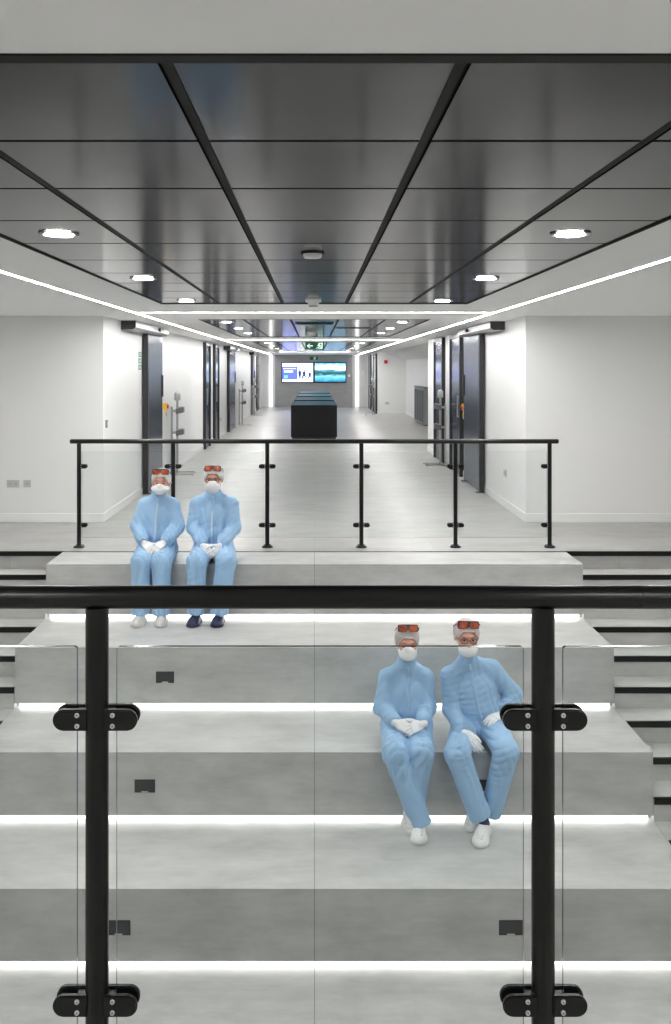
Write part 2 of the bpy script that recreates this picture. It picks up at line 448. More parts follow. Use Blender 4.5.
# small ceiling devices
def disc_device(name, label, cat, x, y, prof, m, group=None):
    b = Build(name, label, cat, (x, y, CEIL), group)
    bm = bmesh.new(); bm_lathe(bm, prof, (x, y, CEIL)); b.part('housing', bm, m); return b
d = disc_device('smoke_detector', 'flat dark rimmed smoke detector in the nearest dark ceiling', 'smoke detector', -.01, 4.78, [(.01, -.03), (.045, -.026), (.05, -.012), (.05, .0015)], M['white'])
bm = bmesh.new(); bm_lathe(bm, [(.05, -.004), (.062, -.004), (.064, .001), (.05, .002)], (-.01, 4.78, CEIL)); d.part('rim', bm, M['tbar'])
d = disc_device('smoke_detector', 'white domed detector at the back of the nearest dark ceiling', 'smoke detector', -.01, 8.1, [(.036, -.05), (.046, -.047), (.052, -.022), (.07, -.018), (.072, .002)], M['white'])
bm = bmesh.new(); bm_lathe(bm, [(.04, -.057), (.041, -.0505)], (-.01, 8.1, CEIL)); d.part('sensor_ring', bm, M['grey'])
d = disc_device('smoke_detector', 'white round detector in the second dark ceiling', 'smoke detector', -.04, 15.3, [(.05, -.06), (.06, -.055), (.07, -.02), (.09, -.018), (.09, .002)], M['white'])
bm = bmesh.new(); bm_lathe(bm, [(.045, -.066), (.046, -.0605)], (-.04, 15.3, CEIL)); d.part('sensor_ring', bm, M['grey'])
# slot diffusers
for x0, x1, yy, w in ((-.26, .26, 12.35, 'wide black slot air vent in the second dark ceiling, over the middle'), (.33, .86, 13.75, 'thin black slot air vent right of the middle in the second dark ceiling')):
    b = Build('air_vent', w, 'air vent', ((x0 + x1) / 2, yy, CEIL), 'slot air vents')
    h = .16 if 'wide' in w else .07
    bm = bmesh.new()
    for q in (yy - h, yy + h - .02): bm_box(bm, x0, x1, q, q + .02, CEIL - .006, CEIL + .0028)
    for q in (x0, x1 - .02): bm_box(bm, q, q + .02, yy - h + .02, yy + h - .02, CEIL - .006, CEIL + .0028)
    b.part('frame', bm, M['grille'])
    bm = bmesh.new(); n = 26
    for i in range(n): q = x0 + .02 + (x1 - x0 - .04) * (i + .3) / n; bm_box(bm, q, q + .006, yy - h + .02, yy + h - .02, CEIL - .003, CEIL + .0028)
    b.part('grille', bm, M['grille'])
# ------------------------------------------------------------------ balustrades
def stadium(cx, cz, half_len, r, s, n=10):
    """Outline of a clamp plate: square end at the post, round end away from it (s = side)."""
    pts = [(cx, cz - r), (cx + s * (half_len - r), cz - r)]
    pts += [(cx + s * (half_len - r) + s * r * math.sin(PI * i / n), cz - r * math.cos(PI * i / n)) for i in range(1, n)]
    pts += [(cx + s * (half_len - r), cz + r), (cx, cz + r)]
    return pts

def balustrade(label, yb, zf, posts, rail_z, rail_r, post_r, clamps, glass_z, gap, rail_x, clen, crad, joints=(), near=False, open_ends=False):
    b = Build('glass_balustrade', label, 'balustrade', ((rail_x[0] + rail_x[1]) / 2, yb, zf), 'black and glass balustrades')
    bm = bmesh.new(); cuts = [rail_x[0]] + list(joints) + [rail_x[1]]
    for a, c in zip(cuts, cuts[1:]):
        bm_cyl(bm, (a + .0006, yb, rail_z), (c - .0006, yb, rail_z), rail_r, n=40)
    for j in joints: bm_cyl(bm, (j - .002, yb, rail_z), (j + .002, yb, rail_z), rail_r - .0016, n=40)
    rail = b.part('handrail', bm, M['black'])
    for e, s in ((rail_x[0], -1), (rail_x[1], 1)):
        bm = bmesh.new(); bm_cyl(bm, (e, yb, rail_z), (e + s * .006, yb, rail_z), rail_r, rail_r * .8, n=40)
        b.part('end_cap', bm, M['black'], rail)
    for i, x in enumerate(posts):
        bm = bmesh.new(); bm_cyl(bm, (x, yb, zf + .012), (x, yb, rail_z - rail_r + .004), post_r, n=36)
        p = b.part('post', bm, M['black'])
        bm = bmesh.new(); bm_lathe(bm, [(post_r * 2.6, 0.0005), (post_r * 2.6, .010), (post_r * 2.45, .013), (post_r * 1.2, .014), (post_r * 1.12, .03), (post_r * 1.01, .034)], (x, yb, zf), 32)
        b.part('base_plate', bm, M['black'], p)
        for a in range(4):
            bm = bmesh.new(); q = (x + post_r * 1.95 * math.cos(PI / 4 + a * PI / 2), yb + post_r * 1.95 * math.sin(PI / 4 + a * PI / 2))
            bm_cyl(bm, (*q, zf + .0125), (*q, zf + .022), .009, n=6)
            b.part('fixing_bolt', bm, M['black'], p)
        for cz in clamps:
            for s in (-1, 1):
                if not open_ends and ((i == 0 and s < 0) or (i == len(posts) - 1 and s > 0)): continue
                bm = bmesh.new()
                for y0, y1 in ((yb - .021, yb - .0085), (yb + .0085, yb + .021)):
                    fs = bm_prism(bm, stadium(x + s * post_r * .7, cz, clen - post_r * .7, crad, s), 'y', y0, y1)
                    ed = [e for f in fs for e in f.edges if abs(e.verts[0].co.y - e.verts[1].co.y) < 1e-6]
                    bmesh.ops.bevel(bm, geom=list(set(ed)), offset=.0025, segments=2, affect='EDGES')
                bm_box(bm, *sorted((x + s * post_r * .75, x + s * (gap - .0015))), yb - .0085, yb + .0085, cz - crad * .8, cz + crad * .8)
                c = b.part('glass_clamp', bm, M['black'], p)
                for dz in (-.0114, .0114):
                    bm = bmesh.new(); bm_lathe_y(bm, x + s * (gap - .0045), yb - .021, cz + dz)
                    b.part('clamp_screw', bm, [M['screw'], M['grey']], p)
    # glass panels between the posts
    ends = [(a + gap, c - gap) for a, c in zip(posts, posts[1:])]
    for a, c in ends:
        bm = bmesh.new(); z0, z1 = glass_z; r = .006; th = .005
        pts = []
        for cx, cz, a0 in ((c - r, z0 + r, -90), (c - r, z1 - r, 0), (a + r, z1 - r, 90), (a + r, z0 + r, 180)):
            for q in range(5): t = math.radians(a0 + q * 22.5); pts.append((cx + r * math.cos(t), cz + r * math.sin(t)))
        fs = bm_prism(bm, pts, 'y', yb - th, yb + th)
        for f in fs[:-2]: f.material_index = 1
        b.part('glass_panel', bm, [M['glassfore' if near else 'glass'], M['gedge']])
    return b

def bm_lathe_y(bm, x, y, z, r=.0057):
    """Small dished screw head facing -Y with a dark hexagon socket."""
    bm_cyl(bm, (x, y - .0028, z), (x, y + .004, z), r * .8, r, n=16, mi=0)
    bm_cyl(bm, (x, y - .0034, z), (x, y - .0026, z), r * .36, n=6, mi=1)

fp = [-2.378 + i * .9505 for i in range(6)]
balustrade('far black balustrade with clear glass panels at the edge of the upper floor', 9.09, 0, fp, 1.069, .0225, .0215, (.817, .224), (.10, .967), .03, (-2.462, 2.457), .085, .021)
np_ = [-.459 - .9414, -.459, .4824, .4824 + .9414]
balustrade('near black balustrade across the front of the picture, with clear glass panels', 1.9, .26, np_, 1.3265, .0243, .0242, (1.0735, .4755), (.30, 1.223), .0415, (-2.2, 2.2), .0885, .0222, joints=(-.664, .686), near=True, open_ends=True)

# ------------------------------------------------------------------ sliding doors with operator boxes on the corridor walls
def sliding_door(n, s, box_y, leaf_y, label, sensor=True, simple=False):
    """s = -1 left wall, +1 right wall."""
    w = s * HW; f = lambda a, b_: tuple(sorted((w - s * a, w - s * b_)))
    b = Build('door_%d' % n, label, 'sliding door', (w, (leaf_y[0] + leaf_y[1]) / 2, 0), 'sliding corridor doors', 'structure')
    x = f(.0005, .185)
    bm = bmesh.new()
    # operator housing: front cover slanted at the bottom
    xi, xo = w - s * .0005, w - s * .19
    pts = [(xi, 2.305), (xi, 2.417), (xo, 2.417), (xo, 2.335), (xo + s * .04, 2.305)]
    bm_prism(bm, pts, 'y', box_y[0] + .012, box_y[1])
    op = b.part('operator_box', bm, M['silver'])
    bm = bmesh.new(); bm_prism(bm, pts, 'y', box_y[0], box_y[0] + .0118); b.part('end_cap', bm, M['dark'], op)
    if sensor:
        bm = bmesh.new(); ys_ = box_y[0] + (box_y[1] - box_y[0]) * .70
        bm_box(bm, *sorted((xo - s * .035, xo - s * .0002)), ys_ - .16, ys_ + .16, 2.345, 2.395, 0, .006)
        b.part('motion_sensor', bm, M['dark'], op)
    lx = f(.02, .085)
    b.box('door_leaf', M['leaf'], *lx, leaf_y[0] + .07, leaf_y[1], .012, 2.303, bev=.002)
    b.box('leaf_edge', M['dark'], *f(.015, .09), leaf_y[0], leaf_y[0] + .0695, .012, 2.303, bev=.003)
    for y in (leaf_y[0] - .03, leaf_y[1] - .1):
        b.box('floor_guide', M['dark'], *f(.0, .13), y, y + .12, .0005, .0115)
    b.box('pull_handle', M['dark'], *f(.0852, .105), leaf_y[1] - .05, leaf_y[1] - .02, 1.36, 1.70, bev=.004)
    return b
sliding_door(1, -1, (11.53, 14.15), (12.92, 14.18), 'dark steel sliding door with silver operator box, first on the left wall')
sliding_door(2, 1, (11.72, 14.4), (13.05, 14.45), 'dark steel sliding door with silver operator box, first on the right wall')
sliding_door(3, -1, (24.5, 27.4), (25.4, 27.2), 'dark steel sliding door farther down the left wall, behind the narrow doors')
sliding_door(4, -1, (34.2, 36.6), (34.9, 36.0), 'dark steel sliding door at the far end of the left wall')

def narrow_door(n, s, y0, y1, label, z=2.39, glass=True):
    w = s * HW; f = lambda a, b_: tuple(sorted((w - s * a, w - s * b_)))
    b = Build('door_%d' % n, label, 'door', (w, (y0 + y1) / 2, 0), 'dark framed corridor doors', 'structure')
    bm = bmesh.new()
    bm_box(bm, *f(.0005, .07), y0, y0 + .07, .001, z); bm_box(bm, *f(.0005, .07), y1 - .07, y1, .001, z); bm_box(bm, *f(.0005, .07), y0 + .07, y1 - .07, z - .07, z)
    b.part('door_frame', bm, M['dark'])
    l = b.box('door_leaf', M['leaf'], *f(.0005, .045), y0 + .0705, y1 - .0705, .01, z - .0705)
    b.box('vision_panel', M['doorglass'], *f(.0452, .05), y0 + .16, y1 - .16, 1.0, z - .2, l)
    bm = bmesh.new(); hx = w - s * .085
    bm_cyl(bm, (hx, y0 + .13, .98), (hx, y0 + .13, 1.35), .012, n=12)
    for zz in (1.0, 1.33): bm_cyl(bm, (w - s * .0455, y0 + .13, zz), (hx, y0 + .13, zz), .008, n=8)
    b.part('pull_handle', bm, M['steel'], l)
narrow_door(5, -1, 20.0, 20.95, 'first of two tall dark narrow doors on the left wall')
narrow_door(6, -1, 21.95, 22.85, 'second of two tall dark narrow doors on the left wall')
narrow_door(7, 1, 14.95, 16.1, 'tall dark framed door directly behind the right sliding door')
narrow_door(8, 1, 17.05, 18.25, 'tall dark framed door on the right wall, next to the steel stand')
narrow_door(9, 1, 35.5, 37.3, 'tall dark framed door at the far end of the right wall')
narrow_door(10, -1, 38.2, 39.4, 'last dark framed door at the far end of the left wall')
narrow_door(11, 1, 39.0, 40.3, 'last dark framed door near the right light strip')

# ------------------------------------------------------------------ small wall fittings
def plate_y(name, label, cat, x, z, w, h, y, m, group=None, det=None):
    """Plate on a wall that faces the stair."""
    b = Build(name, label, cat, (x, y, z), group)
    b.box('face_plate', m, x - w / 2, x + w / 2, y - .009, y - .0004, z - h / 2, z + h / 2, bev=.002)
    for q in (det or []):
        b.box('switch_rocker', M['rocker'] if m is not M['white'] else M['socket'], x + q - .012, x + q + .012, y - .0115, y - .0092, z - .012, z + .012)
plate_y('wall_socket', 'wide grey double socket low on the left stair facing wall', 'socket', -3.535, .455, .146, .086, FY, M['socket'], None, (-.035, .035))
plate_y('wall_socket', 'small square grey socket right of the double one on the left wall', 'socket', -3.37, .455, .086, .086, FY, M['socket'], None, (0,))
plate_y('wall_socket', 'small pale socket on the far wall of the right side space', 'socket', 2.85, .43, .15, .09, 35.3, M['socket'], None, (0,))
def plate_x(name, label, cat, s, y, z, w, h, m, group=None, xw=HW, rock=True, th=.009):
    b = Build(name, label, cat, (s * xw, y, z), group)
    xa, xb = sorted((s * (xw - .0004), s * (xw - th))); b.box('face_plate', m, xa, xb, y - w / 2, y + w / 2, z - h / 2, z + h / 2, bev=.002)
    if rock:
        xa, xb = sorted((s * (xw - th - .0002), s * (xw - th - .003))); b.box('switch_rocker', M['rocker'], xa, xb, y - w * .25, y + w * .25, z - h * .25, z + h * .25)
    return b
plate_x('light_switch', 'small dark switch plate by the corner of the left wall', 'switch', -1, 10.72, 1.145, .09, .09, M['grey'])
plate_x('wall_socket', 'pale socket low on the right wall behind the far balustrade glass', 'socket', 1, 11.7, .446, .15, .09, M['socket'])
plate_x('wall_socket', 'small pale socket low on the left wall between the narrow doors and next sliding door', 'socket', -1, 23.8, .45, .15, .09, M['socket'])
# green door sign
b = Build('door_sign', 'tall green and white safety sign in front of the first left sliding door', 'sign', (-HW, 12.75, 1.9))
b.box('backing', M['white'], -HW + .0005, -HW + .004, 12.66, 12.84, 1.76, 2.06)
for zc in (2.0, 1.91, 1.82):
    p = b.box('green_square', M['green'], -HW + .0042, -HW + .0055, 12.67, 12.83, zc - .036, zc + .036)
    b.box('symbol', M['white'], -HW + .0057, -HW + .0065, 12.72, 12.78, zc - .02, zc + .02, p)
# emergency buttons
def estop(s, y, z, label):
    b = Build('emergency_button', label, 'button', (s * HW, y, z), 'yellow door release buttons')
    f = lambda a, c: tuple(sorted((s * (HW - a), s * (HW - c))))
    b.box('back_box', M['white'], *f(-.002, .035), y - .08, y + .08, z - .16, z - .02, bev=.004)
    c = b.box('call_box', M['yellow'], *f(-.002, .055), y - .09, y + .09, z - .018, z + .09, bev=.005)
    bm = bmesh.new(); bm_cyl(bm, (s * (HW - .0552), y, z + .036), (s * (HW - .08), y, z + .036), .028, .034, n=20); b.part('push_button', bm, M['red'], c)
    bm = bmesh.new(); bm_cyl(bm, (s * (HW - .0352), y, z - .09), (s * (HW - .05), y, z - .09), .028, n=20); b.part('round_button', bm, M['yellow'])
estop(-1, 14.8, 1.14, 'yellow and red emergency button box on the left wall behind the sliding door')
estop(1, 14.75, 1.13, 'yellow and red emergency button box on the right wall by the sliding door')
# fire alarm call point
b = Build('fire_alarm', 'small red fire alarm box high on the far wall of the right side space', 'fire alarm', (2.8, 35.3, 2.05))
b.box('housing', M['red'], 2.735, 2.865, 35.24, 35.302, 1.985, 2.115, bev=.006)
bm = bmesh.new(); bm_cyl(bm, (2.8, 35.2398, 2.05), (2.8, 35.23, 2.05), .045, n=20); b.part('sounder', bm, M['red'])
# wall box right of the screens
plate_y('thermostat', 'small white control plate right of the wall screens', 'control', 1.59, 1.46, .09, .11, 41.2, M['white'], None, (0,))

# ------------------------------------------------------------------ steel dispenser stands
def stand(s, x, y, label, h=1.28):
    b = Build('dispenser_stand', label, 'stand', (x, y, 0), 'steel dispenser stands by the doors')
    k = -s; X = lambda a, c: tuple(sorted((x + k * a, x + k * c)))
    bm = bmesh.new(); d = .2; xa, xb = x + k * -.04, x + k * .30
    tube(bm, [(xa, y - d, .02), (xb, y - d, .02), (xb, y + d, .02), (xa, y + d, .02), (xa, y - d, .02)], .011, 8)
    tube(bm, [(xa, y, .02), (xb, y, .02)], .009, 8)
    tube(bm, [(x + k * -.075, y, .02), (xa, y, .02)], .011, 8)
    for q in ((xa, y - d), (xb, y - d), (xb, y + d), (xa, y + d)): bm_cyl(bm, (*q, .0005), (*q, .02), .014, n=10)
    b.part('base_frame', bm, M['steel'])
    for dx, hh in ((-.075, h - .13), (.02, h - .02)):
        bm = bmesh.new(); bm_cyl(bm, (x + k * dx, y, .022), (x + k * dx, y, hh), .019, n=14); b.part('post', bm, M['steel'])
    for z in (h - .20, h - .57):
        c = b.box('cross_bar', M['steel'], *X(-.075, .06), y - .045, y - .0195, z - .02, z + .02)
        bm = bmesh.new(); pts = [(x + k * .02, z - .05), (x + k * .15, z - .02), (x + k * .15, z + .07), (x + k * .02, z + .04)]
        bm_prism(bm, pts, 'y', y - .17, y - .046); b.part('dispenser_tray', bm, M['grey'], c)
        bm = bmesh.new(); bm_prism(bm, [(x + k * .03, z + .0432), (x + k * .13, z + .0662), (x + k * .13, z + .085), (x + k * .03, z + .062)], 'y', y - .15, y - .06); b.part('wipe_pack', bm, M['steel'], c)
    bm = bmesh.new(); bm_lathe(bm, [(.05, 0), (.052, .01), (.052, .11), (.044, .13), (.03, .135), (.03, .15)], (x + k * .02, y, h - .02)); b.part('bottle', bm, M['steel'])
stand(-1, -2.36, 15.35, 'steel dispenser stand on the left, between the sliding door and the narrow doors')
stand(-1, -2.30, 28.4, 'steel dispenser stand on the left, behind the second sliding door')
stand(-1, -2.28, 33.9, 'steel dispenser stand on the left, farthest down the corridor', 1.3)
stand(1, 2.36, 16.75, 'steel dispenser stand on the right, in front of the tall dark doors')
stand(1, 2.25, 34.7, 'steel dispenser stand at the far end on the right, beside the last door', 1.3)

# louvred cabinet in the side space
b = Build('storage_cabinet', 'low dark grey slatted cabinet in the side space on the right', 'cabinet', (3.44, 29.7, 0))
b.box('carcass', M['cabinet'], 3.42, 3.598, 28.1, 30.7, .03, 1.18)
b.box('top', M['grey'], 3.39, 3.598, 28.06, 30.74, 1.1802, 1.21)
b.box('plinth', M['dark'], 3.44, 3.598, 28.12, 30.68, .0005, .0298)
for i in range(4):
    y0 = 28.12 + i * .645; d_ = b.box('cabinet_door', M['cabinet'], 3.402, 3.4198, y0, y0 + .625, .05, 1.165, bev=.003)
    bm = bmesh.new()
    for j in range(6): bm_box(bm, 3.394, 3.4018, y0 + .05 + j * .09, y0 + .09 + j * .09, .1, 1.1)
    b.part('slats', bm, M['grey'], d_)

# ------------------------------------------------------------------ display counters in the middle of the corridor
names = ['nearest black display counter with teal glass top, its plain end faces the stairs', 'second black display counter with teal glass top, behind the nearest one',
         'third black display counter with teal glass top, counting from the stairs', 'farthest black display counter with teal glass top, in front of the screens']
for (y0, y1), w in zip(((22.9, 26.2), (26.5, 29.9), (30.2, 33.6), (33.9, 37.0)), names):
    b = Build('display_counter', w, 'counter', (-.015, (y0 + y1) / 2, 0), 'black display counters down the corridor')
    xa, xb = -.6, .575
    b.box('body', M['counter'], xa, xb, y0, y1, .05, .80, bev=.004)
    b.box('plinth', M['dark'], xa + .03, xb - .03, y0 + .03, y1 - .03, .0005, .0498)
    bm = bmesh.new(); bm_prism(bm, [(y0, .8002), (y0, .860), (y0 + .03, .860), (y0 + .03, .850), (y1, .835), (y1, .8002)], 'x', xa, xb); b.part('top_frame', bm, M['counter'])
    bm = bmesh.new(); zz = lambda y: .8505 - (y - y0 - .03) / (y1 - y0 - .03) * .015
    for i in range(2):
        ya = y0 + .06 + i * (y1 - y0 - .06) / 2; yb = ya + (y1 - y0 - .06) / 2 - .05
        bm_prism(bm, [(ya, zz(ya)), (ya, zz(ya) + .012), (yb, zz(yb) + .012), (yb, zz(yb))], 'x', xa + .03, xb - .03)
    b.part('glass_top', bm, M['teal'])

# ------------------------------------------------------------------ wall screens
def mat_screen(name, kind):
    m = bpy.data.materials.new(name); m.use_nodes = True; nt = m.node_tree; nt.nodes.clear(); L = nt.links
    o = nt.nodes.new('ShaderNodeOutputMaterial'); e = nt.nodes.new('ShaderNodeEmission'); e.inputs['Strength'].default_value = 1.3
    tc = nt.nodes.new('ShaderNodeTexCoord'); sp = nt.nodes.new('ShaderNodeSeparateXYZ'); L.new(tc.outputs['Generated'], sp.inputs[0])
    n = nt.nodes.new('ShaderNodeTexNoise'); n.inputs['Scale'].default_value = 3.2; n.inputs['Detail'].default_value = 6
    mp = nt.nodes.new('ShaderNodeMapping'); mp.inputs['Scale'].default_value = (1.3, 1, 2.6); mp.inputs['Rotation'].default_value = (0, .3, 0)
    L.new(tc.outputs['Generated'], mp.inputs[0]); L.new(mp.outputs[0], n.inputs['Vector'])
    # height in the picture, broken up by the noise: water, wooded bank, pale sky with cloud
    a = nt.nodes.new('ShaderNodeMath'); a.operation = 'MULTIPLY_ADD'; a.inputs[1].default_value = .35; L.new(n.outputs['Fac'], a.inputs[0])
    b2 = nt.nodes.new('ShaderNodeMath'); b2.operation = 'SUBTRACT'; b2.inputs[1].default_value = .17; L.new(sp.outputs['Z'], b2.inputs[0]); L.new(b2.outputs[0], a.inputs[2])
    r = nt.nodes.new('ShaderNodeValToRGB'); cr = r.color_ramp
    stops = [(0, (.02, .09, .14)), (.16, (.05, .22, .42)), (.30, (.13, .36, .62)), (.38, (.05, .16, .22)), (.44, (.015, .05, .05)), (.56, (.03, .10, .11)), (.62, (.10, .26, .36)), (.68, (.55, .75, .92)), (.80, (.85, .93, 1)), (.9, (.25, .55, .9)), (1, (.05, .25, .7))]
    cr.elements[0].position, cr.elements[0].color = stops[0][0], (*stops[0][1], 1)
    cr.elements[1].position, cr.elements[1].color = stops[-1][0], (*stops[-1][1], 1)
    for p, c in stops[1:-1]: cr.elements.new(p).color = (*c, 1)
    L.new(a.outputs[0], r.inputs['Fac']); L.new(r.outputs['Color'], e.inputs['Color']); L.new(e.outputs[0], o.inputs['Surface'])
    return m
M['scr_land'] = mat_screen('screen_landscape', 0)
M['scr_white'] = mat_emit('screen_white', (.90, .94, 1), 1.4)
M['scr_blue'] = mat_emit('screen_blue', (.07, .10, .80), 1.3)
M['scr_navy'] = mat_emit('screen_navy', (.01, .035, .12), 1.)
M['scr_cyan'] = mat_emit('screen_cyan', (.1, .45, .85), 1.2)
def screen(x0, x1, label):
    z0, z1 = 1.13, 2.08; y = 41.2
    b = Build('wall_screen', label, 'screen', ((x0 + x1) / 2, y, z0), 'screens on the end wall')
    b.box('casing', M['dark'], x0, x1, y - .07, y - .0005, z0, z1, bev=.006)
    return b, x0 + .05, x1 - .04, z0 + .05, z1 - .05, y - .0705
b, x0, x1, z0, z1, y = screen(-1.515, -.035, 'left wall screen with a blue text block and dark figures on white')
p = b.box('picture', M['scr_white'], x0, x1, y - .003, y, z0, z1)
y -= .0032
def flat(par, name, m, xa, xb, za, zb, lv=0): return b.box(name, m, x0 + xa, x0 + xb, y - .002 - lv * .0025, y - lv * .0025, z0 + za, z0 + zb, par)
flat(p, 'blue_block', M['scr_blue'], 0, .69, .10, .70)
for xa, xb, za, zb, mm in ((.04, .62, .59, .615, 'scr_white'), (.08, .48, .44, .5, 'scr_white'), (.08, .24, .16, .29, 'scr_cyan')): flat(p, 'text_line', M[mm], xa, xb, za, zb, 1)
def figure(cx, zb, sc, seated):
    """Dark silhouette of a person on the screen: head, body, legs."""
    bm = bmesh.new(); X = x0 + cx; Z = z0 + zb
    bm_cyl(bm, (X, y - .002, Z + .47 * sc), (X, y, Z + .47 * sc), .045 * sc, n=14)
    body = [(-.06, .2), (-.085, .36), (-.05, .42), (.05, .42), (.085, .36), (.06, .2)]
    bm_prism(bm, [(X + q * sc, Z + r * sc) for q, r in body], 'y', y - .002, y)
    legs = [[(-.06, .2), (-.05, 0), (-.01, 0), (0, .2)], [(0, .2), (.01, 0), (.05, 0), (.06, .2)]] if not seated else [[(-.06, .24), (-.14, .12), (-.13, 0), (-.08, 0), (-.05, .12), (.05, .2)], [(.0, .22), (.12, .18), (.15, 0), (.1, 0), (.06, .12)]]
    for l in legs: bm_prism(bm, [(X + q * sc, Z + r * sc) for q, r in l], 'y', y - .002, y)
    b.part('figure', bm, M['scr_navy'], p)
figure(.79, .10, .95, False); figure(.99, .10, .9, True); figure(1.25, .09, .78, True)
b, x0, x1, z0, z1, y = screen(-.03, 1.455, 'right wall screen showing a blue river landscape under white clouds')
b.box('picture', M['scr_land'], x0, x1, y - .003, y, z0, z1)

# ------------------------------------------------------------------ emergency exit signs
def exit_sign(label, x, y, z, w, h, hang, arrow):
    b = Build('exit_sign', label, 'sign', (x, y, z), 'green exit signs')
    c = b.box('casing', M['signgreen'], x - w / 2, x + w / 2, y, y + .03, z, z + h, bev=.002)
    yf = y - .0005; th = .0015
    def pr(pts): bm_prism(bm, [(x + q * w, z + r * h) for q, r in pts], 'y', yf - th, yf)
    if arrow:
        bm = bmesh.new()
        pr([(-.42, .5), (-.28, .78), (-.22, .78), (-.33, .56), (-.10, .56), (-.10, .44), (-.33, .44), (-.22, .22), (-.28, .22)])
        b.part('arrow', bm, M['signwhite'], c)
    ox = .24 if arrow else 0.05; k_ = 1
    bm = bmesh.new()
    for q in ([(-.02, .14), (.17, .14), (.17, .86), (.12, .86), (.12, .2), (-.02, .2)], [(.0, .8), (.17, .8), (.17, .88), (.0, .88)]): pr([(ox + a, c_) for a, c_ in q])
    b.part('doorway', bm, M['signwhite'], c)
    bm = bmesh.new()
    bm_cyl(bm, (x + (ox - .02) * w, yf - th, z + .74 * h), (x + (ox - .02) * w, yf, z + .74 * h), .045 * w * .8, n=12)
    for q in ([(-.05, .64), (.03, .66), (.05, .42), (-.02, .4)], [(-.04, .62), (-.12, .5), (-.1, .46), (-.02, .56)], [(.03, .64), (.1, .52), (.08, .48), (.01, .58)],
              [(-.02, .42), (-.08, .26), (-.17, .26), (-.17, .2), (-.05, .2), (.02, .38)], [(.05, .42), (.08, .28), (.02, .16), (.05, .14), (.12, .29), (.08, .44)]): pr([(ox + a, c_) for a, c_ in q])
    b.part('running_figure', bm, M['signwhite'], c)
    if hang:
        for q in (-.3, .3):
            bm = bmesh.new(); bm_cyl(bm, (x + q * w, y + .015, z + h + .0005), (x + q * w, y + .015, hang), .006, n=8); b.part('hanger', bm, M['steel'])
exit_sign('green exit sign with white arrow hanging from the corridor ceiling', .005, 19.0, 2.195, .40, .165, CEIL - .0008, True)
exit_sign('tiny green exit sign above the wall screens', -.03, 41.16, 2.18, .36, .15, None, False)
# ------------------------------------------------------------------ people: smooth solid modelling on a grid
V = lambda *a: np.array(a, dtype=np.float32)
def unit(a): a = np.asarray(a, dtype=np.float32); return a / np.linalg.norm(a)
def cone(P, a, b, r1, r2):
    a = np.asarray(a, np.float32); b = np.asarray(b, np.float32); d = b - a
    t = np.clip(((P - a) @ d) / float(d @ d), 0, 1)
    return np.linalg.norm(P - a - t[:, None] * d, axis=1) - (r1 + (r2 - r1) * t)
def chain(P, pts, rs, k=.02):
    d = cone(P, pts[0], pts[1], rs[0], rs[1])
    for i in range(1, len(pts) - 1): d = smin(d, cone(P, pts[i], pts[i + 1], rs[i], rs[i + 1]), k)
    return d
def ell(P, c, r, R=None):
    q = P - np.asarray(c, np.float32)
    if R is not None: q = q @ R
    r = np.asarray(r, np.float32)
    k0 = np.linalg.norm(q / r, axis=1); k1 = np.linalg.norm(q / (r * r), axis=1) + 1e-9
    return k0 * (k0 - 1) / k1
def boxd(P, c, h, r=0., R=None):
    q = P - np.asarray(c, np.float32)
    if R is not None: q = q @ R
    q = np.abs(q) - np.asarray(h, np.float32) + r
    return np.linalg.norm(np.maximum(q, 0), axis=1) + np.minimum(q.max(axis=1), 0) - r
def smin(a, b, k): h = np.clip(.5 + .5 * (b - a) / k, 0, 1); return b * (1 - h) + a * h - k * h * (1 - h)
def smax(a, b, k): return -smin(-a, -b, k)

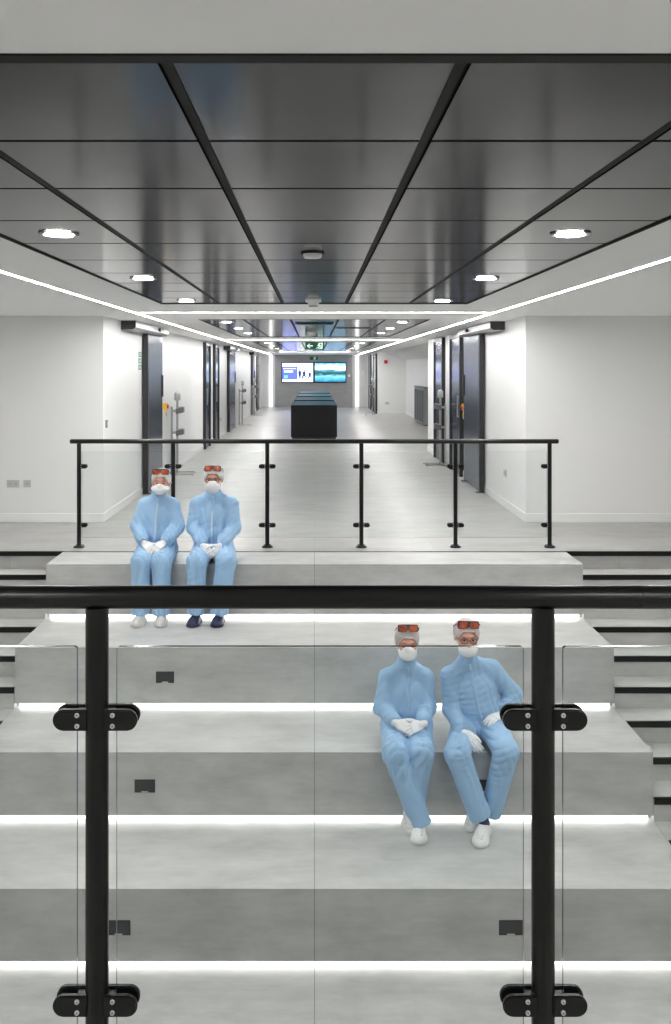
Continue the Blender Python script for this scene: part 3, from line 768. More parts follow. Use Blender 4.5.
def surface(f, lo, hi, h):
    """Closed surface of f < 0 as (verts, quads): one vertex per grid cell the surface passes through."""
    n = [int(math.ceil((hi[i] - lo[i]) / h)) + 1 for i in range(3)]
    ax = [lo[i] + h * np.arange(n[i], dtype=np.float32) for i in range(3)]
    F = np.empty(n, np.float32)
    YZ = np.stack(np.meshgrid(ax[1], ax[2], indexing='ij'), -1).reshape(-1, 2)
    step = max(1, 200000 // len(YZ))
    for i0 in range(0, n[0], step):
        xs = ax[0][i0:i0 + step]
        P = np.concatenate([np.repeat(xs, len(YZ))[:, None], np.tile(YZ, (len(xs), 1))], 1).astype(np.float32)
        F[i0:i0 + step] = f(P).reshape(len(xs), n[1], n[2])
    F[F == 0] = 1e-6
    S = F < 0
    cor = [(i, j, k) for i in (0, 1) for j in (0, 1) for k in (0, 1)]
    sl = lambda A, c: A[c[0]:A.shape[0] - 1 + c[0], c[1]:A.shape[1] - 1 + c[1], c[2]:A.shape[2] - 1 + c[2]]
    cnt = sum(sl(S, c).astype(np.int8) for c in cor)
    act = (cnt > 0) & (cnt < 8)
    idx = -np.ones(act.shape, np.int64); ijk = np.argwhere(act); idx[act] = np.arange(len(ijk))
    fv = {c: sl(F, c)[act] for c in cor}
    acc = np.zeros((len(ijk), 3)); num = np.zeros(len(ijk))
    for c in cor:
        for a in range(3):
            if c[a]: continue
            e = list(c); e[a] = 1; e = tuple(e)
            fa, fb = fv[c], fv[e]; m = (fa < 0) != (fb < 0)
            t = np.where(m, fa / np.where(m, fa - fb, 1), 0)
            p = np.tile(np.array(c, float), (len(ijk), 1)); p[:, a] += t
            acc += p * m[:, None]; num += m
    verts = np.asarray(lo) + h * (ijk + acc / num[:, None])
    faces = []
    for a in range(3):
        b_, c_ = (a + 1) % 3, (a + 2) % 3
        s0 = [slice(1, -1)] * 3; s1 = [slice(1, -1)] * 3
        s0[a] = slice(0, -1); s1[a] = slice(1, None)
        A, B = S[tuple(s0)], S[tuple(s1)]
        off = np.zeros(3, int); off[b_] = 1; off[c_] = 1
        for inside, flip in ((A & ~B, False), (B & ~A, True)):
            q = np.argwhere(inside) + off
            def cell(db, dc):
                w_ = q.copy(); w_[:, b_] += db; w_[:, c_] += dc; return idx[w_[:, 0], w_[:, 1], w_[:, 2]]
            quad = np.stack([cell(-1, -1), cell(0, -1), cell(0, 0), cell(-1, 0)], 1)
            faces.append(quad[:, ::-1] if flip else quad)
    faces = np.concatenate(faces); faces = faces[(faces >= 0).all(1)]
    return verts, faces

def mesh_obj(name, vf, m, parent, base):
    v, f = vf; me = bpy.data.meshes.new(name)
    v = (v - np.asarray(base)).astype(np.float32)
    me.vertices.add(len(v)); me.vertices.foreach_set('co', v.ravel())
    me.loops.add(f.size); me.loops.foreach_set('vertex_index', f.astype(np.int32).ravel())
    me.polygons.add(len(f)); me.polygons.foreach_set('loop_start', np.arange(0, f.size, 4, dtype=np.int32))
    try: me.polygons.foreach_set('loop_total', np.full(len(f), 4, dtype=np.int32))
    except Exception: pass
    me.update(calc_edges=True); me.validate()
    me.polygons.foreach_set('use_smooth', [True] * len(me.polygons))
    for mm in (m if isinstance(m, (list, tuple)) else [m]): me.materials.append(mm)
    o = bpy.data.objects.new(name, me); COL.objects.link(o); o.parent = parent
    return o

class Folds:
    """Cloth creases: warped ridges running in several directions."""
    def __init__(s, seed, n=5):
        r = np.random.RandomState(seed); s.w = []
        for i in range(n):
            d = unit(r.normal(size=3)); L = r.uniform(.06, .15); q = unit(r.normal(size=3)) * (2 * PI / r.uniform(.24, .45))
            s.w.append((d * (2 * PI / L), r.uniform(0, 6.3), q.astype(np.float32), r.uniform(0, 6.3), r.uniform(.5, 1) * L / .09))
    def __call__(s, P):
        d = np.zeros(len(P), np.float32)
        for k, a, q, b, amp in s.w:
            x = np.sin(P @ k.astype(np.float32) + a + 1.0 * np.sin(P @ q + b))
            m = np.clip(.3 + 1.0 * np.sin(P @ (q * .6) + a * 1.7), 0, 1)
            d += amp * m * (1 - 2 * np.sqrt(np.abs(x) + .02))
        return d / len(s.w)

def rot(yaw, pitch, roll):
    """Local head axes (x right in the picture, y away from the viewer, z up): columns are the local axes in the room."""
    return np.array(Matrix.Rotation(yaw, 3, 'Z') @ Matrix.Rotation(pitch, 3, 'X') @ Matrix.Rotation(roll, 3, 'Y'), dtype=np.float32)

def mat_cloth(name, col):
    m = mat(name, col, .72, var=.035, scale=(14, 14, 14), bump=.05, bscale=(420, 420, 420), spec=.25)
    m.node_tree.nodes['Principled BSDF'].inputs['Sheen Weight'].default_value = .15
    return m
M['cloth'] = mat_cloth('cleanroom_blue_cloth', srgb(157, 193, 226))
M['clothzip'] = mat_cloth('zip_flap_blue', srgb(163, 199, 230))
M['zip'] = mat('white_zip', (.75, .8, .86), .5)
M['skin'] = mat('skin', srgb(205, 150, 130), .5, var=.08, scale=(30, 30, 30))
M['glove'] = mat('white_glove', (.82, .82, .82), .5, bump=.04, bscale=(150, 150, 150))
M['cap'] = mat('hair_net', srgb(222, 219, 217), .75, var=.08, scale=(70, 70, 70), bump=.25, bscale=(90, 90, 90))
M['capgrey'] = mat('hair_net_grey', srgb(190, 187, 183), .75, var=.12, scale=(40, 40, 60), bump=.25, bscale=(90, 90, 90))
M['cappink'] = mat('hair_net_pinkish', srgb(208, 192, 192), .75, var=.1, scale=(60, 60, 60), bump=.25, bscale=(90, 90, 90))
M['mask'] = mat('white_mask', (.86, .86, .86), .7, bump=.05, bscale=(200, 200, 200))
M['gog'] = mat('goggle_frame', (.012, .012, .012), .3)
M['lens'] = mat('orange_goggle_lens', (.42, .06, .010), .1, spec=.9, var=.75, scale=(22, 22, 30))
M['specs'] = mat('spectacle_frame', (.03, .028, .028), .35)
M['shoewhite'] = mat('white_clog', (.80, .80, .79), .45)
M['shoenavy'] = mat('navy_clog', (.018, .025, .07), .5)
M['shoegrey'] = mat('light_grey_clog', (.62, .61, .58), .5)
M['sock'] = mat('navy_sock', (.03, .04, .09), .8)
M['sockw'] = mat('pale_sock', (.6, .62, .64), .8)
M['eyew'] = mat('eye_white', (.42, .38, .35), .3)
M['eyed'] = mat('eye_iris', (.05, .04, .035), .2)
M['brow'] = mat('eyebrow_hair', (.12, .075, .05), .8)

def head_fn(c, R, sc=1.):
    c = np.asarray(c, np.float32)
    def f(P):
        q = ((P - c) @ R) / sc
        d = ell(q, (0, .012, .03), (.077, .097, .086))
        d = smin(d, ell(q, (0, -.028, -.035), (.063, .064, .085)), .03)
        d = smin(d, ell(q, (0, -.055, -.088), (.036, .032, .03)), .03)
        d = smin(d, ell(q, (0, -.082, .024), (.05, .013, .010)), .02)
        for s in (-1, 1):
            d = smax(d, -ell(q, (s * .031, -.102, .002), (.019, .016, .012)), .012)
            d = smin(d, ell(q, (s * .04, -.072, -.03), (.022, .02, .016)), .02)
            d = smin(d, ell(q, (s * .078, .014, -.008), (.010, .019, .031)), .008)
        d = smin(d, cone(q, (0, -.090, .006), (0, -.110, -.028), .008, .013), .012)
        for s in (-1, 1): d = smin(d, ell(q, (s * .013, -.1, -.032), (.01, .012, .009)), .008)
        d = smin(d, ell(q, (0, -.09, -.058), (.024, .010, .006)), .006)
        d = smin(d, ell(q, (0, -.088, -.070), (.021, .010, .007)), .006)
        return d * sc
    return f

def hand_fn(W, tip, back, thumb, curl, thumb_curl=(.2, .3), spread=.06, thumb_out=.75):
    """Five-fingered hand. W wrist, tip the way the hand points, back the way its back faces, thumb the thumb side."""
    u = unit(np.asarray(tip, float) - np.asarray(W, float)); w = np.asarray(back, float); w = unit(w - u * (w @ u)); v = np.cross(w, u)
    if v @ np.asarray(thumb, float) < 0: v = -v
    A = np.stack([u, v, w], 1).astype(np.float32); W = np.asarray(W, np.float32)
    fingers = [(.029, (.041, .026, .020), 0), (.0095, (.046, .029, .021), 1), (-.0105, (.042, .027, .020), 2), (-.029, (.033, .020, .017), 3)]
    def f(P):
        q = (P - W) @ A
        d = cone(q, (-.025, 0, 0), (.0, 0, 0), .027, .027)
        d = smin(d, boxd(q, (.052, 0, 0), (.042, .040, .0145), .0135), .02)
        for v0, ln, i in fingers:
            p = np.array([.086 - .004 * abs(i - 1), v0, .0]); a = 0.; sp = spread * (1.5 - i)
            rs = (.0102, .0096, .0090, .0080) if i < 3 else (.0092, .0086, .008, .0072)
            ds = None
            for j in range(3):
                a += curl[j] * (1 + .08 * i)
                nx = p + ln[j] * np.array([math.cos(a) * math.cos(sp), math.cos(a) * math.sin(sp), -math.sin(a)])
                e = cone(q, p, nx, rs[j], rs[j + 1]); ds = e if ds is None else smin(ds, e, .003); p = nx
            d = smin(d, ds, .006)
        p = np.array([.024, .030, -.006]); a = thumb_out; e0 = None
        for j, (L, c_) in enumerate(((.042, 0), (.032, thumb_curl[0]), (.025, thumb_curl[1]))):
            a -= c_
            nx = p + L * np.array([math.cos(a), math.sin(a), -.25])
            e = cone(q, p, nx, (.0135, .0115, .0105)[j], (.0115, .0105, .0088)[j]); e0 = e if e0 is None else smin(e0, e, .004); p = nx
        return smin(d, e0, .010)
    ctr = W + u.astype(np.float32) * .06
    return f, ctr

def shoe_fn(heel, d, fz, L=.275, pitch=0.):
    d = unit([d[0], d[1], 0]); t = np.array([-d[1], d[0], 0.]); o = np.array([heel[0], heel[1], fz], np.float32)
    if pitch:
        dz = np.array([0, 0, 1.]); d2 = d * math.cos(pitch) - dz * math.sin(pitch); u2 = d * math.sin(pitch) + dz * math.cos(pitch)
        o = o + np.array([0, 0, L * math.sin(pitch)], np.float32)
    else: d2 = d; u2 = np.array([0, 0, 1.])
    A = np.stack([d2, t, u2], 1).astype(np.float32); k = L / .275
    def f(P):
        q = ((P - o) @ A) / k
        top = ell(q, (.065, 0, .035), (.068, .041, .040))
        top = smin(top, ell(q, (.19, 0, .026), (.085, .052, .044)), .03)
        top = smin(top, ell(q, (.125, 0, .045), (.075, .043, .042)), .03)
        top = smax(top, -ell(q, (.062, 0, .105), (.052, .032, .060)), .008)
        for a in range(4):
            for b in (-1, 0, 1): top = np.maximum(top, -(np.linalg.norm(q - V(.165 + a * .024, b * (.024 - .003 * a), .066 - a * .004), axis=1) - .0062))
        out = smin(np.linalg.norm(q[:, :2] - V(.05, 0), axis=1) - .044, np.linalg.norm(q[:, :2] - V(.205, 0), axis=1) - .057, .16)
        sole = np.maximum(out, np.abs(q[:, 2] - .0125) - .0115)
        return smax(smin(top, sole, .006), .0012 - q[:, 2], .002) * k
    return f, o + (d2 * L / 2).astype(np.float32)

def person(label, J, seat, step, front, seed, head, mask='cup', specs=False, cap='cap', shoe='shoewhite', sock='sockw', zipf=(0, 1), zipm=None, height=1., cap_lift=0., coat=1., gog_lift=0.):
    """J: joints in the room (m). seat = (z of the seat, y of its front edge, z of the step below)."""
    base = (float(J['hip'][0]), float(J['hip'][1]), seat)
    root = thing('person', label, 'person', base, 'people in blue cleanroom suits')
    hc, R, hs = head
    H = np.asarray(J['hip'], np.float32); N = np.asarray(J['neck'], np.float32)
    SL, SR = (np.asarray(J[k], np.float32) for k in ('sl', 'sr'))
    SL = SL + V(.012, 0, -.040); SR = SR + V(-.012, 0, -.040)
    C = (SL + SR) / 2 * .62 + H * .38 + V(0, .0, .0)
    fold = Folds(seed)
    hipL, hipR = H + V(-.088, .0, -.03), H + V(.088, 0, -.03)
    hf = head_fn(hc, R, hs)
    legs = [(hipL, J['kl'], J['al'], J['hl']), (hipR, J['kr'], J['ar'], J['hr'])]
    arms = [(SL, J['el'], J['wl']), (SR, J['er'], J['wr'])]
    cut = lambda P, g: np.maximum(seat + g - P[:, 2], front - g - P[:, 1]) * -1   # > 0 inside the seat block
    def off_block(d, P, g):
        """Keep clear of the seat block and of its riser."""
        inside = -np.maximum(np.maximum(P[:, 2] - (seat + g), (front - g) - P[:, 1]), -1e3)
        return np.maximum(d, inside)
    def body(P):
        d = ell(P, H, (.135, .095, .10)); d = smin(d, cone(P, H, C, .11, .12), .04)
        d = smin(d, cone(P, SL + V(.03, 0, -.02), SR + V(-.03, 0, -.02), .055, .055), .05)
        d = smin(d, cone(P, (SL + SR) / 2, hc + R @ V(0, .02, -.05), .052, .050), .03)
        for a, b, c in arms: d = smin(d, chain(P, (a, b, c), (.046, .040, .027)), .02)
        for a, b, c, _ in legs: d = smin(d, chain(P, (a, b, c), (.075, .055, .034)), .02)
        d = off_block(d, P, .02)
        return smin(d, hf(P), .015)
    pts = np.array([H, N, SL, SR, hc] + [np.asarray(x, np.float32) for l in legs for x in l[:3]] + [np.asarray(x, np.float32) for l in arms for x in l])
    lo, hi = pts.min(0) - .2, pts.max(0) + .2
    # the head is drawn on a finer grid than the covered rest
    vb = surface(lambda P: smin(body(P), 1e3 + 0 * P[:, 0], .001), lo, hi, .0085)
    mesh_obj('body', vb, M['skin'], root, base)['label'] = 'bare skin of the face'
    def suit(P):
        pel = ell(P, H + V(0, .0, .0), (.165 * coat, .135, .13))
        tor = smin(ell(P, H + V(0, -.01, .11), (.158 * coat, .138, .10)), ell(P, C, (.166 * coat, .128, .19)), .06)
        for S_ in (SL, SR): tor = smin(tor, cone(P, N + V(0, .01, -.03), S_ + V(0, 0, -.004), .046, .068), .035)
        tor = smin(tor, cone(P, (SL + SR) / 2 + V(0, 0, .01), N + V(0, 0, -.02), .075, .056), .04)
        col = np.maximum(cone(P, N + V(0, 0, -.03), N + R @ V(0, .0, .06), .063, .060), -cone(P, N + V(0, 0, -.02), N + R @ V(0, 0, .09), .054, .054))
        colt = (P - (N + R @ V(0, 0, .022))) @ unit(R @ V(0, .45, 1))
        col = np.maximum(col, colt)
        d = smin(tor, pel, .035)
        up = [cone(P, a, b, .070, .060) for a, b, c in arms]
        for e in up: d = smin(d, e, .03)
        fo = None
        for (a, b, c), e in zip(arms, up):
            b = np.asarray(b, np.float32); c = np.asarray(c, np.float32); q = b + (c - b) * .8
            e2 = smin(cone(P, b, q, .060, .055), cone(P, q, b + (c - b) * 1.0, .050, .034), .012)
            e2 = np.maximum(e2, (P - (b + (c - b) * 1.02)) @ unit(c - b))
            d = smin(d, smin(e, e2, .03), .010)
        leg = None
        for a, b, c, hz in legs:
            a, b, c = (np.asarray(x, np.float32) for x in (a, b, c)); dr = unit(c - b)
            sh = cone(P, b, b + (c - b) * 1.05, .083, .076)
            e = smin(cone(P, a, b, .105, .085), sh, .02)
            e = smax(e, (P - (c + dr * hz)) @ dr, .004)
            leg = e if leg is None else smin(leg, e, .012)
        d = smin(d, leg, .03)
        d = np.minimum(smin(d, col, .012), 1e3)
        near = np.abs(d) < .04
        if near.any():
            w = np.zeros_like(d); Q = P[near]
            # creases grow towards elbows, knees and the waist
            g = .62 + .7 * sum(np.exp(-(np.linalg.norm(Q - np.asarray(x, np.float32), axis=1) / .12) ** 2) for x in (J['el'], J['er'], J['kl'], J['kr'], H + V(0, -.08, .02)))
            w[near] = fold(Q) * .030 * np.minimum(g, 1.3)
            d = d + w
        return off_block(d, P, .007)
    vs_ = surface(suit, lo, hi, .0078)
    so = mesh_obj('coverall', vs_, M['cloth'], root, base)
    # front zip: a ribbon that follows the front of the coat
    a, b = N + V(0, 0, -.035), H + V(0, 0, .02)
    def front_y(x, z):
        ys_ = np.linspace(H[1] - .32, H[1] + .05, 240, dtype=np.float32)
        P = np.stack([np.full(240, x, np.float32), ys_, np.full(240, z, np.float32)], 1); q = tor_only(P)
        k = np.argmax(q < 0); return float(ys_[k])
    def tor_only(P): return suit(P)
    def ribbon(name, t0, t1, wd, lift, m, par):
        V_, F_ = [], []; n = 26
        for i in range(n + 1):
            t = t0 + (t1 - t0) * i / n; p = a + (b - a) * t
            for sx in (-1, 1):
                x = p[0] + sx * wd; y = front_y(x, p[2]) - lift
                V_.append((x, y, p[2])); V_.append((x, y + .012, p[2]))
        for i in range(n):
            o = i * 4
            F_ += [(o, o + 4, o + 6, o + 2), (o, o + 1, o + 5, o + 4), (o + 2, o + 6, o + 7, o + 3), (o + 1, o + 3, o + 7, o + 5)]
        F_ += [(0, 2, 3, 1), (4 * n, 4 * n + 1, 4 * n + 3, 4 * n + 2)]
        mesh_obj(name, (np.array(V_), np.array(F_)), m, par, base)
    ribbon('zip_flap', 0.0, .93, .013, .003, M['clothzip'], so)
    if zipm: ribbon('zip', zipf[0], zipf[1], .0055, .0075, M['zip'], so)
    # head wear
    L2W = lambda p: np.asarray(hc, np.float32) + R @ (np.asarray(p, np.float32) * hs)
    loc = lambda f: (lambda P: f(((P - np.asarray(hc, np.float32)) @ R) / hs) * hs)
    hb = (np.asarray(hc) - .2, np.asarray(hc) + .2)
    cf = Folds(seed + 50, 9)
    edge = lambda q: .030 - .42 * q[:, 1] - 1.25 * np.maximum(np.abs(q[:, 0]) - .040, 0)
    def capf(q):
        d = ell(q, (0, .014, .038 + cap_lift), (.093, .109, .093)) + cf(q * 2.2) * .006
        e = (q[:, 2] - edge(q)) * -1
        return smax(d, e, .01)
    co_ = mesh_obj('hair_net', surface(loc(capf), hb[0], hb[1], .0052), M[cap], root, base)
    def bandf(q):
        d = np.abs(ell(q, (0, .014, .036 + cap_lift), (.0925, .108, .0925))) - .003
        return np.maximum(d, np.abs(q[:, 2] - edge(q) - .002) - .0075) 
    mesh_obj('elastic_band', surface(loc(bandf), hb[0], hb[1], .004), M['cap'], co_, base)
    def maskf(q):
        if mask == 'bill':
            d = ell(q, (0, -.070, -.052), (.088, .062, .036)); d = smin(d, ell(q, (0, -.05, -.06), (.062, .07, .058)), .02)
            d = smin(d, ell(q, (0, -.098, -.022), (.03, .036, .028)), .015); d = smax(d, q[:, 1] + .030, .008); d = smax(d, q[:, 2] + .002 + .014 * np.abs(q[:, 0]) / .05, .006)
        elif mask == 'cup':
            d = ell(q, (0, -.055, -.060), (.067, .073, .066)); d = smin(d, ell(q, (0, -.105, -.045), (.03, .03, .04)), .03)
            d = smax(d, q[:, 1] + .018, .008); d = smax(d, q[:, 2] - .001 + .012 * np.abs(q[:, 0]) / .05, .006)
        elif mask == 'low':
            d = ell(q, (.004, -.05, -.074), (.070, .074, .054)) + .0016 * np.sin(q[:, 2] * 420)
            d = smax(d, q[:, 1] + .018, .008); d = smax(d, q[:, 2] + .030 + .12 * q[:, 0], .005)
        else:
            d = ell(q, (0, -.05, -.058), (.070, .082, .062)) + .0016 * np.sin(q[:, 2] * 420)
            d = smax(d, q[:, 1] + .018, .008); d = smin(d, ell(q, (0, -.098, -.02), (.026, .034, .026)), .012); d = smax(d, q[:, 2] - .002 + .012 * np.abs(q[:, 0]) / .05, .005)
        return d
    mo = mesh_obj('face_mask', surface(loc(maskf), hb[0], hb[1], .0045), M['mask'], root, base)
    for s in (-1, 1):
        bm = bmesh.new(); zt = -.02 if mask != 'low' else -.04
        tube(bm, [tuple(L2W(p) - np.asarray(base)) for p in ((s * .058, -.035, zt), (s * .075, -.012, zt + .008), (s * .094, .016, .012), (s * .095, .028, -.01), (s * .076, .0, -.05), (s * .055, -.03, -.085))], .0022, 6)
        obj('ear_loop', bm, M['mask'], mo)
    # eyes and brows
    for s in (-1, 1):
        bm = bmesh.new()
        r = bmesh.ops.create_uvsphere(bm, u_segments=16, v_segments=12, radius=.0118 * hs, matrix=Matrix.Translation(tuple(L2W((s * .031, -.0755, .000)) - np.asarray(base))))
        fwd = Vector(R @ V(0, -1, 0)); cc = Vector(tuple(L2W((s * .031, -.0755, .000)) - np.asarray(base)))
        for f in bm.faces:
            f.smooth = True
            if (f.calc_center_median() - cc).normalized().dot(fwd) > .78: f.material_index = 1
        obj('eye', bm, [M['eyew'], M['eyed']], root)
        bm = bmesh.new()
        tube(bm, [tuple(L2W(p) - np.asarray(base)) for p in ((s * .014, -.0955, .021), (s * .03, -.094, .026), (s * .047, -.082, .021))], [.0028, .0034, .002], 6)
        obj('eyebrow', bm, M['brow'], root)
    if specs:
        bm = bmesh.new()
        for s in (-1, 1):
            ring = [tuple(L2W((s * .033 + .025 * math.cos(t), -.106 + .012 * (abs(s * .033 + .025 * math.cos(t)) / .06) ** 2, .000 + .0175 * math.sin(t))) - np.asarray(base)) for t in np.linspace(0, 2 * PI, 25)]
            tube(bm, ring, .0024, 6)
            tube(bm, [tuple(L2W(p) - np.asarray(base)) for p in ((s * .058, -.095, .004), (s * .079, -.05, .006), (s * .084, .01, .004))], .0024, 6)
        tube(bm, [tuple(L2W(p) - np.asarray(base)) for p in ((-.009, -.107, .005), (0, -.112, .008), (.009, -.107, .005))], .0024, 6)
        obj('spectacles', bm, M['specs'], root)
    # laser goggles pushed up on the cap
    gz, tilt = .083 + cap_lift + gog_lift, .30 + gog_lift * 4
    GR = np.array(Matrix.Rotation(-tilt, 3, 'X'), dtype=np.float32); gc = V(0, .012, gz)
    def gog(q):
        q = (q - gc) @ GR
        rr = np.hypot(q[:, 0] * 1.03, q[:, 1]); th = np.arctan2(q[:, 0], -q[:, 1])
        sx = th * .098
        lens = [boxd(np.stack([sx - s * .042, q[:, 2] + .002 - 0 * sx, 0 * sx], 1), (0, 0, 0), (.034, .0215, 1), .014) for s in (-1, 1)]
        hole = np.minimum(lens[0], lens[1])
        outl = boxd(np.stack([sx, q[:, 2], 0 * sx], 1), (0, 0, 0), (.086, .0275, 1), .016)
        nose = np.hypot(sx / .014, (q[:, 2] + .028) / .016) - 1
        fr = np.maximum(np.maximum(np.abs(rr - .100) - .0055, outl), np.maximum(-hole, -nose * .012))
        arm = None
        for s in (-1, 1):
            e = cone(q, (s * .084, -.055, .004), (s * .090, .05, -.012), .005, .004); arm = e if arm is None else np.minimum(arm, e)
        return np.minimum(fr, arm), np.maximum(np.abs(rr - .1005) - .0028, hole - .002)
    gb = (L2W(gc / 1) - .14, L2W(gc) + .14)
    go = mesh_obj('laser_goggles', surface(loc(lambda q: gog(q)[0]), gb[0], gb[1], .0036), M['gog'], root, base)
    ln = mesh_obj('goggle_lens', surface(loc(lambda q: gog(q)[1]), gb[0], gb[1], .0036), M['lens'], go, base)
    # gloves
    for hnd in J['hands']:
        f, c = hand_fn(*hnd['a'], **hnd.get('k', {}))
        mesh_obj('glove', surface(lambda P: f(P), c - .135, c + .135, .0036), M['glove'], root, base)
    # clogs and socks
    for hl, dr, ank, pitch in J['feet']:
        f, c = shoe_fn(hl, dr, step, pitch=pitch)
        s_ = mesh_obj('clog', surface(f, c - .19, c + .19, .0052), M[shoe], root, base)
        dn = unit([dr[0], dr[1], 0]); foot = V(hl[0] + dn[0] * .10, hl[1] + dn[1] * .10, step + .055 + pitch * .15)
        mesh_obj('sock', surface(lambda P: smin(cone(P, ank, V(hl[0] + dn[0] * .07, hl[1] + dn[1] * .07, step + .075 + pitch * .18), .043, .034), cone(P, V(hl[0] + dn[0] * .07, hl[1] + dn[1] * .07, step + .07 + pitch * .18), foot, .034, .03), .02), np.asarray(ank) - .25, np.asarray(ank) + .25, .008), M[sock], root, base)
    return root

curlA = (.35, .45, .3)
# upper pair: on the topmost tier (seat 0, front edge 8.30, feet on -0.5)
person('person in pale blue coverall and wide bill-shaped white mask, upper left, pale clogs',
    dict(hip=(-1.495, 8.56, .125), neck=(-1.475, 8.52, .628), sl=(-1.618, 8.55, .545), sr=(-1.342, 8.55, .545), el=(-1.672, 8.49, .318), er=(-1.297, 8.49, .318),
         wl=(-1.582, 8.31, .205), wr=(-1.378, 8.31, .205), kl=(-1.577, 8.175, .045), kr=(-1.388, 8.175, .045), al=(-1.58, 8.16, -.40), ar=(-1.388, 8.16, -.40), hl=.02, hr=.02,
         hands=[dict(a=((-1.566, 8.295, .195), (-1.475, 8.185, .14), (-.25, -.45, .85), (1, .2, .2)), k=dict(curl=(.30, .4, .3))),
                dict(a=((-1.392, 8.295, .20), (-1.462, 8.18, .145), (.25, -.45, .85), (-1, .2, .2)), k=dict(curl=(.30, .4, .3)))],
         feet=[((-1.575, 8.25), (-.05, -1), (-1.58, 8.17, -.37), 0), ((-1.39, 8.25), (.05, -1), (-1.388, 8.17, -.37), 0)]),
    0., -.5, 8.30, 11, ((-1.443, 8.475, .736), rot(.04, .02, .03), .98), 'bill', shoe='shoegrey', zipf=(.12, .86), zipm='zip', cap='cap')
person('person in pale blue coverall with white cup mask and dark spectacles, upper right, navy clogs',
    dict(hip=(-.963, 8.56, .125), neck=(-.957, 8.52, .640), sl=(-1.125, 8.55, .552), sr=(-.785, 8.55, .552), el=(-1.142, 8.50, .305), er=(-.757, 8.50, .305),
         wl=(-1.035, 8.29, .185), wr=(-.862, 8.29, .185), kl=(-1.068, 8.15, .055), kr=(-.795, 8.15, .055), al=(-1.075, 8.14, -.40), ar=(-.865, 8.14, -.40), hl=.01, hr=.01,
         hands=[dict(a=((-1.022, 8.272, .172), (-.935, 8.16, .10), (-.7, -.6, .45), (.4, -.3, .8)), k=dict(curl=(.55, .7, .5))),
                dict(a=((-.875, 8.272, .176), (-.945, 8.145, .085), (.7, -.6, .45), (-.4, -.3, .8)), k=dict(curl=(.45, .6, .5)))],
         feet=[((-1.065, 8.25), (-.12, -1), (-1.075, 8.16, -.37), 0), ((-.862, 8.25), (-.05, -1), (-.865, 8.16, -.37), 0)]),
    0., -.5, 8.30, 23, ((-.950, 8.47, .765), rot(0, .02, 0), 1.0), 'cup', specs=True, shoe='shoenavy', sock='sock', zipf=(.30, .80), zipm='zip', coat=1.03)
# lower pair: on the third tier (seat -1.0, front edge 6.58, feet on -1.5)
person('person in pale blue coverall with folded gloved hands and crossed ankles, lower left, white clogs',
    dict(hip=(.700, 6.86, -.875), neck=(.695, 6.80, -.392), sl=(.552, 6.84, -.505), sr=(.845, 6.84, -.505), el=(.518, 6.79, -.742), er=(.850, 6.79, -.742),
         wl=(.592, 6.605, -.785), wr=(.792, 6.605, -.792), kl=(.582, 6.445, -.945), kr=(.765, 6.452, -.940), al=(.742, 6.40, -1.40), ar=(.715, 6.500, -1.405), hl=.035, hr=.0,
         hands=[dict(a=((.602, 6.588, -.790), (.71, 6.53, -.822), (-.2, -.72, .66), (.25, .25, .9)), k=dict(curl=(.40, .55, .4))),
                dict(a=((.782, 6.578, -.797), (.675, 6.52, -.815), (.2, -.72, .66), (-.25, .25, .9)), k=dict(curl=(.45, .6, .4)))],
         feet=[((.742, 6.500), (-.06, -1), (.742, 6.425, -1.37), 0), ((.715, 6.520), (-.30, -.95), (.715, 6.49, -1.36), .95)]),
    -1.0, -1.5, 6.58, 37, ((.693, 6.735, -.243), rot(.0, .06, .0), .98), 'pleat', cap='capgrey', cap_lift=-.004, gog_lift=.022)
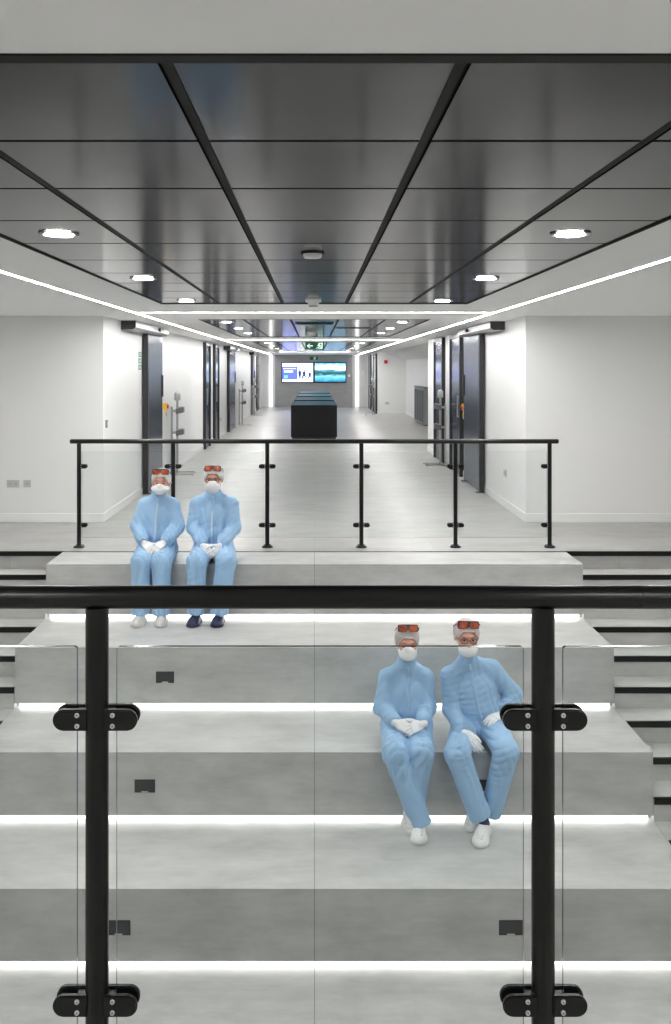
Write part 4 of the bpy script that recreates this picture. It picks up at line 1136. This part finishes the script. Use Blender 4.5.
person('person in pale blue coverall, mask below the nose, hand on hip, lower right',
    dict(hip=(1.245, 6.86, -.872), neck=(1.160, 6.80, -.372), sl=(1.015, 6.82, -.490), sr=(1.362, 6.86, -.450), el=(1.03, 6.77, -.752), er=(1.520, 6.90, -.690),
         wl=(1.082, 6.59, -.845), wr=(1.425, 6.775, -.790), kl=(1.020, 6.435, -.950), kr=(1.372, 6.435, -.930), al=(1.172, 6.395, -1.36), ar=(1.275, 6.490, -1.385), hl=.02, hr=.02,
         hands=[dict(a=((1.092, 6.575, -.855), (1.168, 6.475, -.925), (-.35, -.78, .5), (.8, -.2, .5)), k=dict(curl=(.22, .35, .25), spread=.0, thumb_out=.35)),
                dict(a=((1.408, 6.755, -.792), (1.29, 6.66, -.792), (-.05, -.35, .9), (-.2, .9, .1)), k=dict(curl=(.25, .3, .2), spread=.04))],
         feet=[((1.228, 6.435), (-.38, -.93), (1.185, 6.415, -1.34), .10), ((1.23, 6.515), (-.74, -.67), (1.262, 6.49, -1.35), .9)]),
    -1.0, -1.5, 6.58, 51, ((1.137, 6.725, -.196), rot(.0, .05, .02), 1.03), 'low', specs=True, cap='cappink', shoe='shoewhite', sock='sock', zipf=(.0, .10), zipm='zip', coat=1.04)
# ------------------------------------------------------------------ camera, world, exposure
cam = bpy.data.cameras.new('camera'); cam.sensor_fit = 'AUTO'; cam.sensor_width = 36; cam.lens = 900 / 1024 * 36
cam.shift_x = (335.5 - 314.5) / 1024; cam.shift_y = -(512 - 368) / 1024; cam.clip_start = .05; cam.clip_end = 200
co = bpy.data.objects.new('camera', cam); COL.objects.link(co); co.location = (0, 0, CZ); co.rotation_euler = (PI / 2, 0, 0)
SC.camera = co
w = bpy.data.worlds.new('world'); SC.world = w; w.use_nodes = True
w.node_tree.nodes['Background'].inputs['Color'].default_value = (.9, .92, 1, 1)
w.node_tree.nodes['Background'].inputs['Strength'].default_value = .3
vs = SC.view_settings; vs.view_transform = 'Standard'; vs.look = 'None'; vs.gamma = 1; vs.use_curve_mapping = False; vs.exposure = 1.38
SC.cycles.use_denoising = True
SC.cycles.max_bounces = 10; SC.cycles.diffuse_bounces = 6; SC.cycles.glossy_bounces = 5; SC.cycles.transparent_max_bounces = 16
SC.cycles.caustics_reflective = False; SC.cycles.caustics_refractive = False; SC.cycles.sample_clamp_indirect = 8
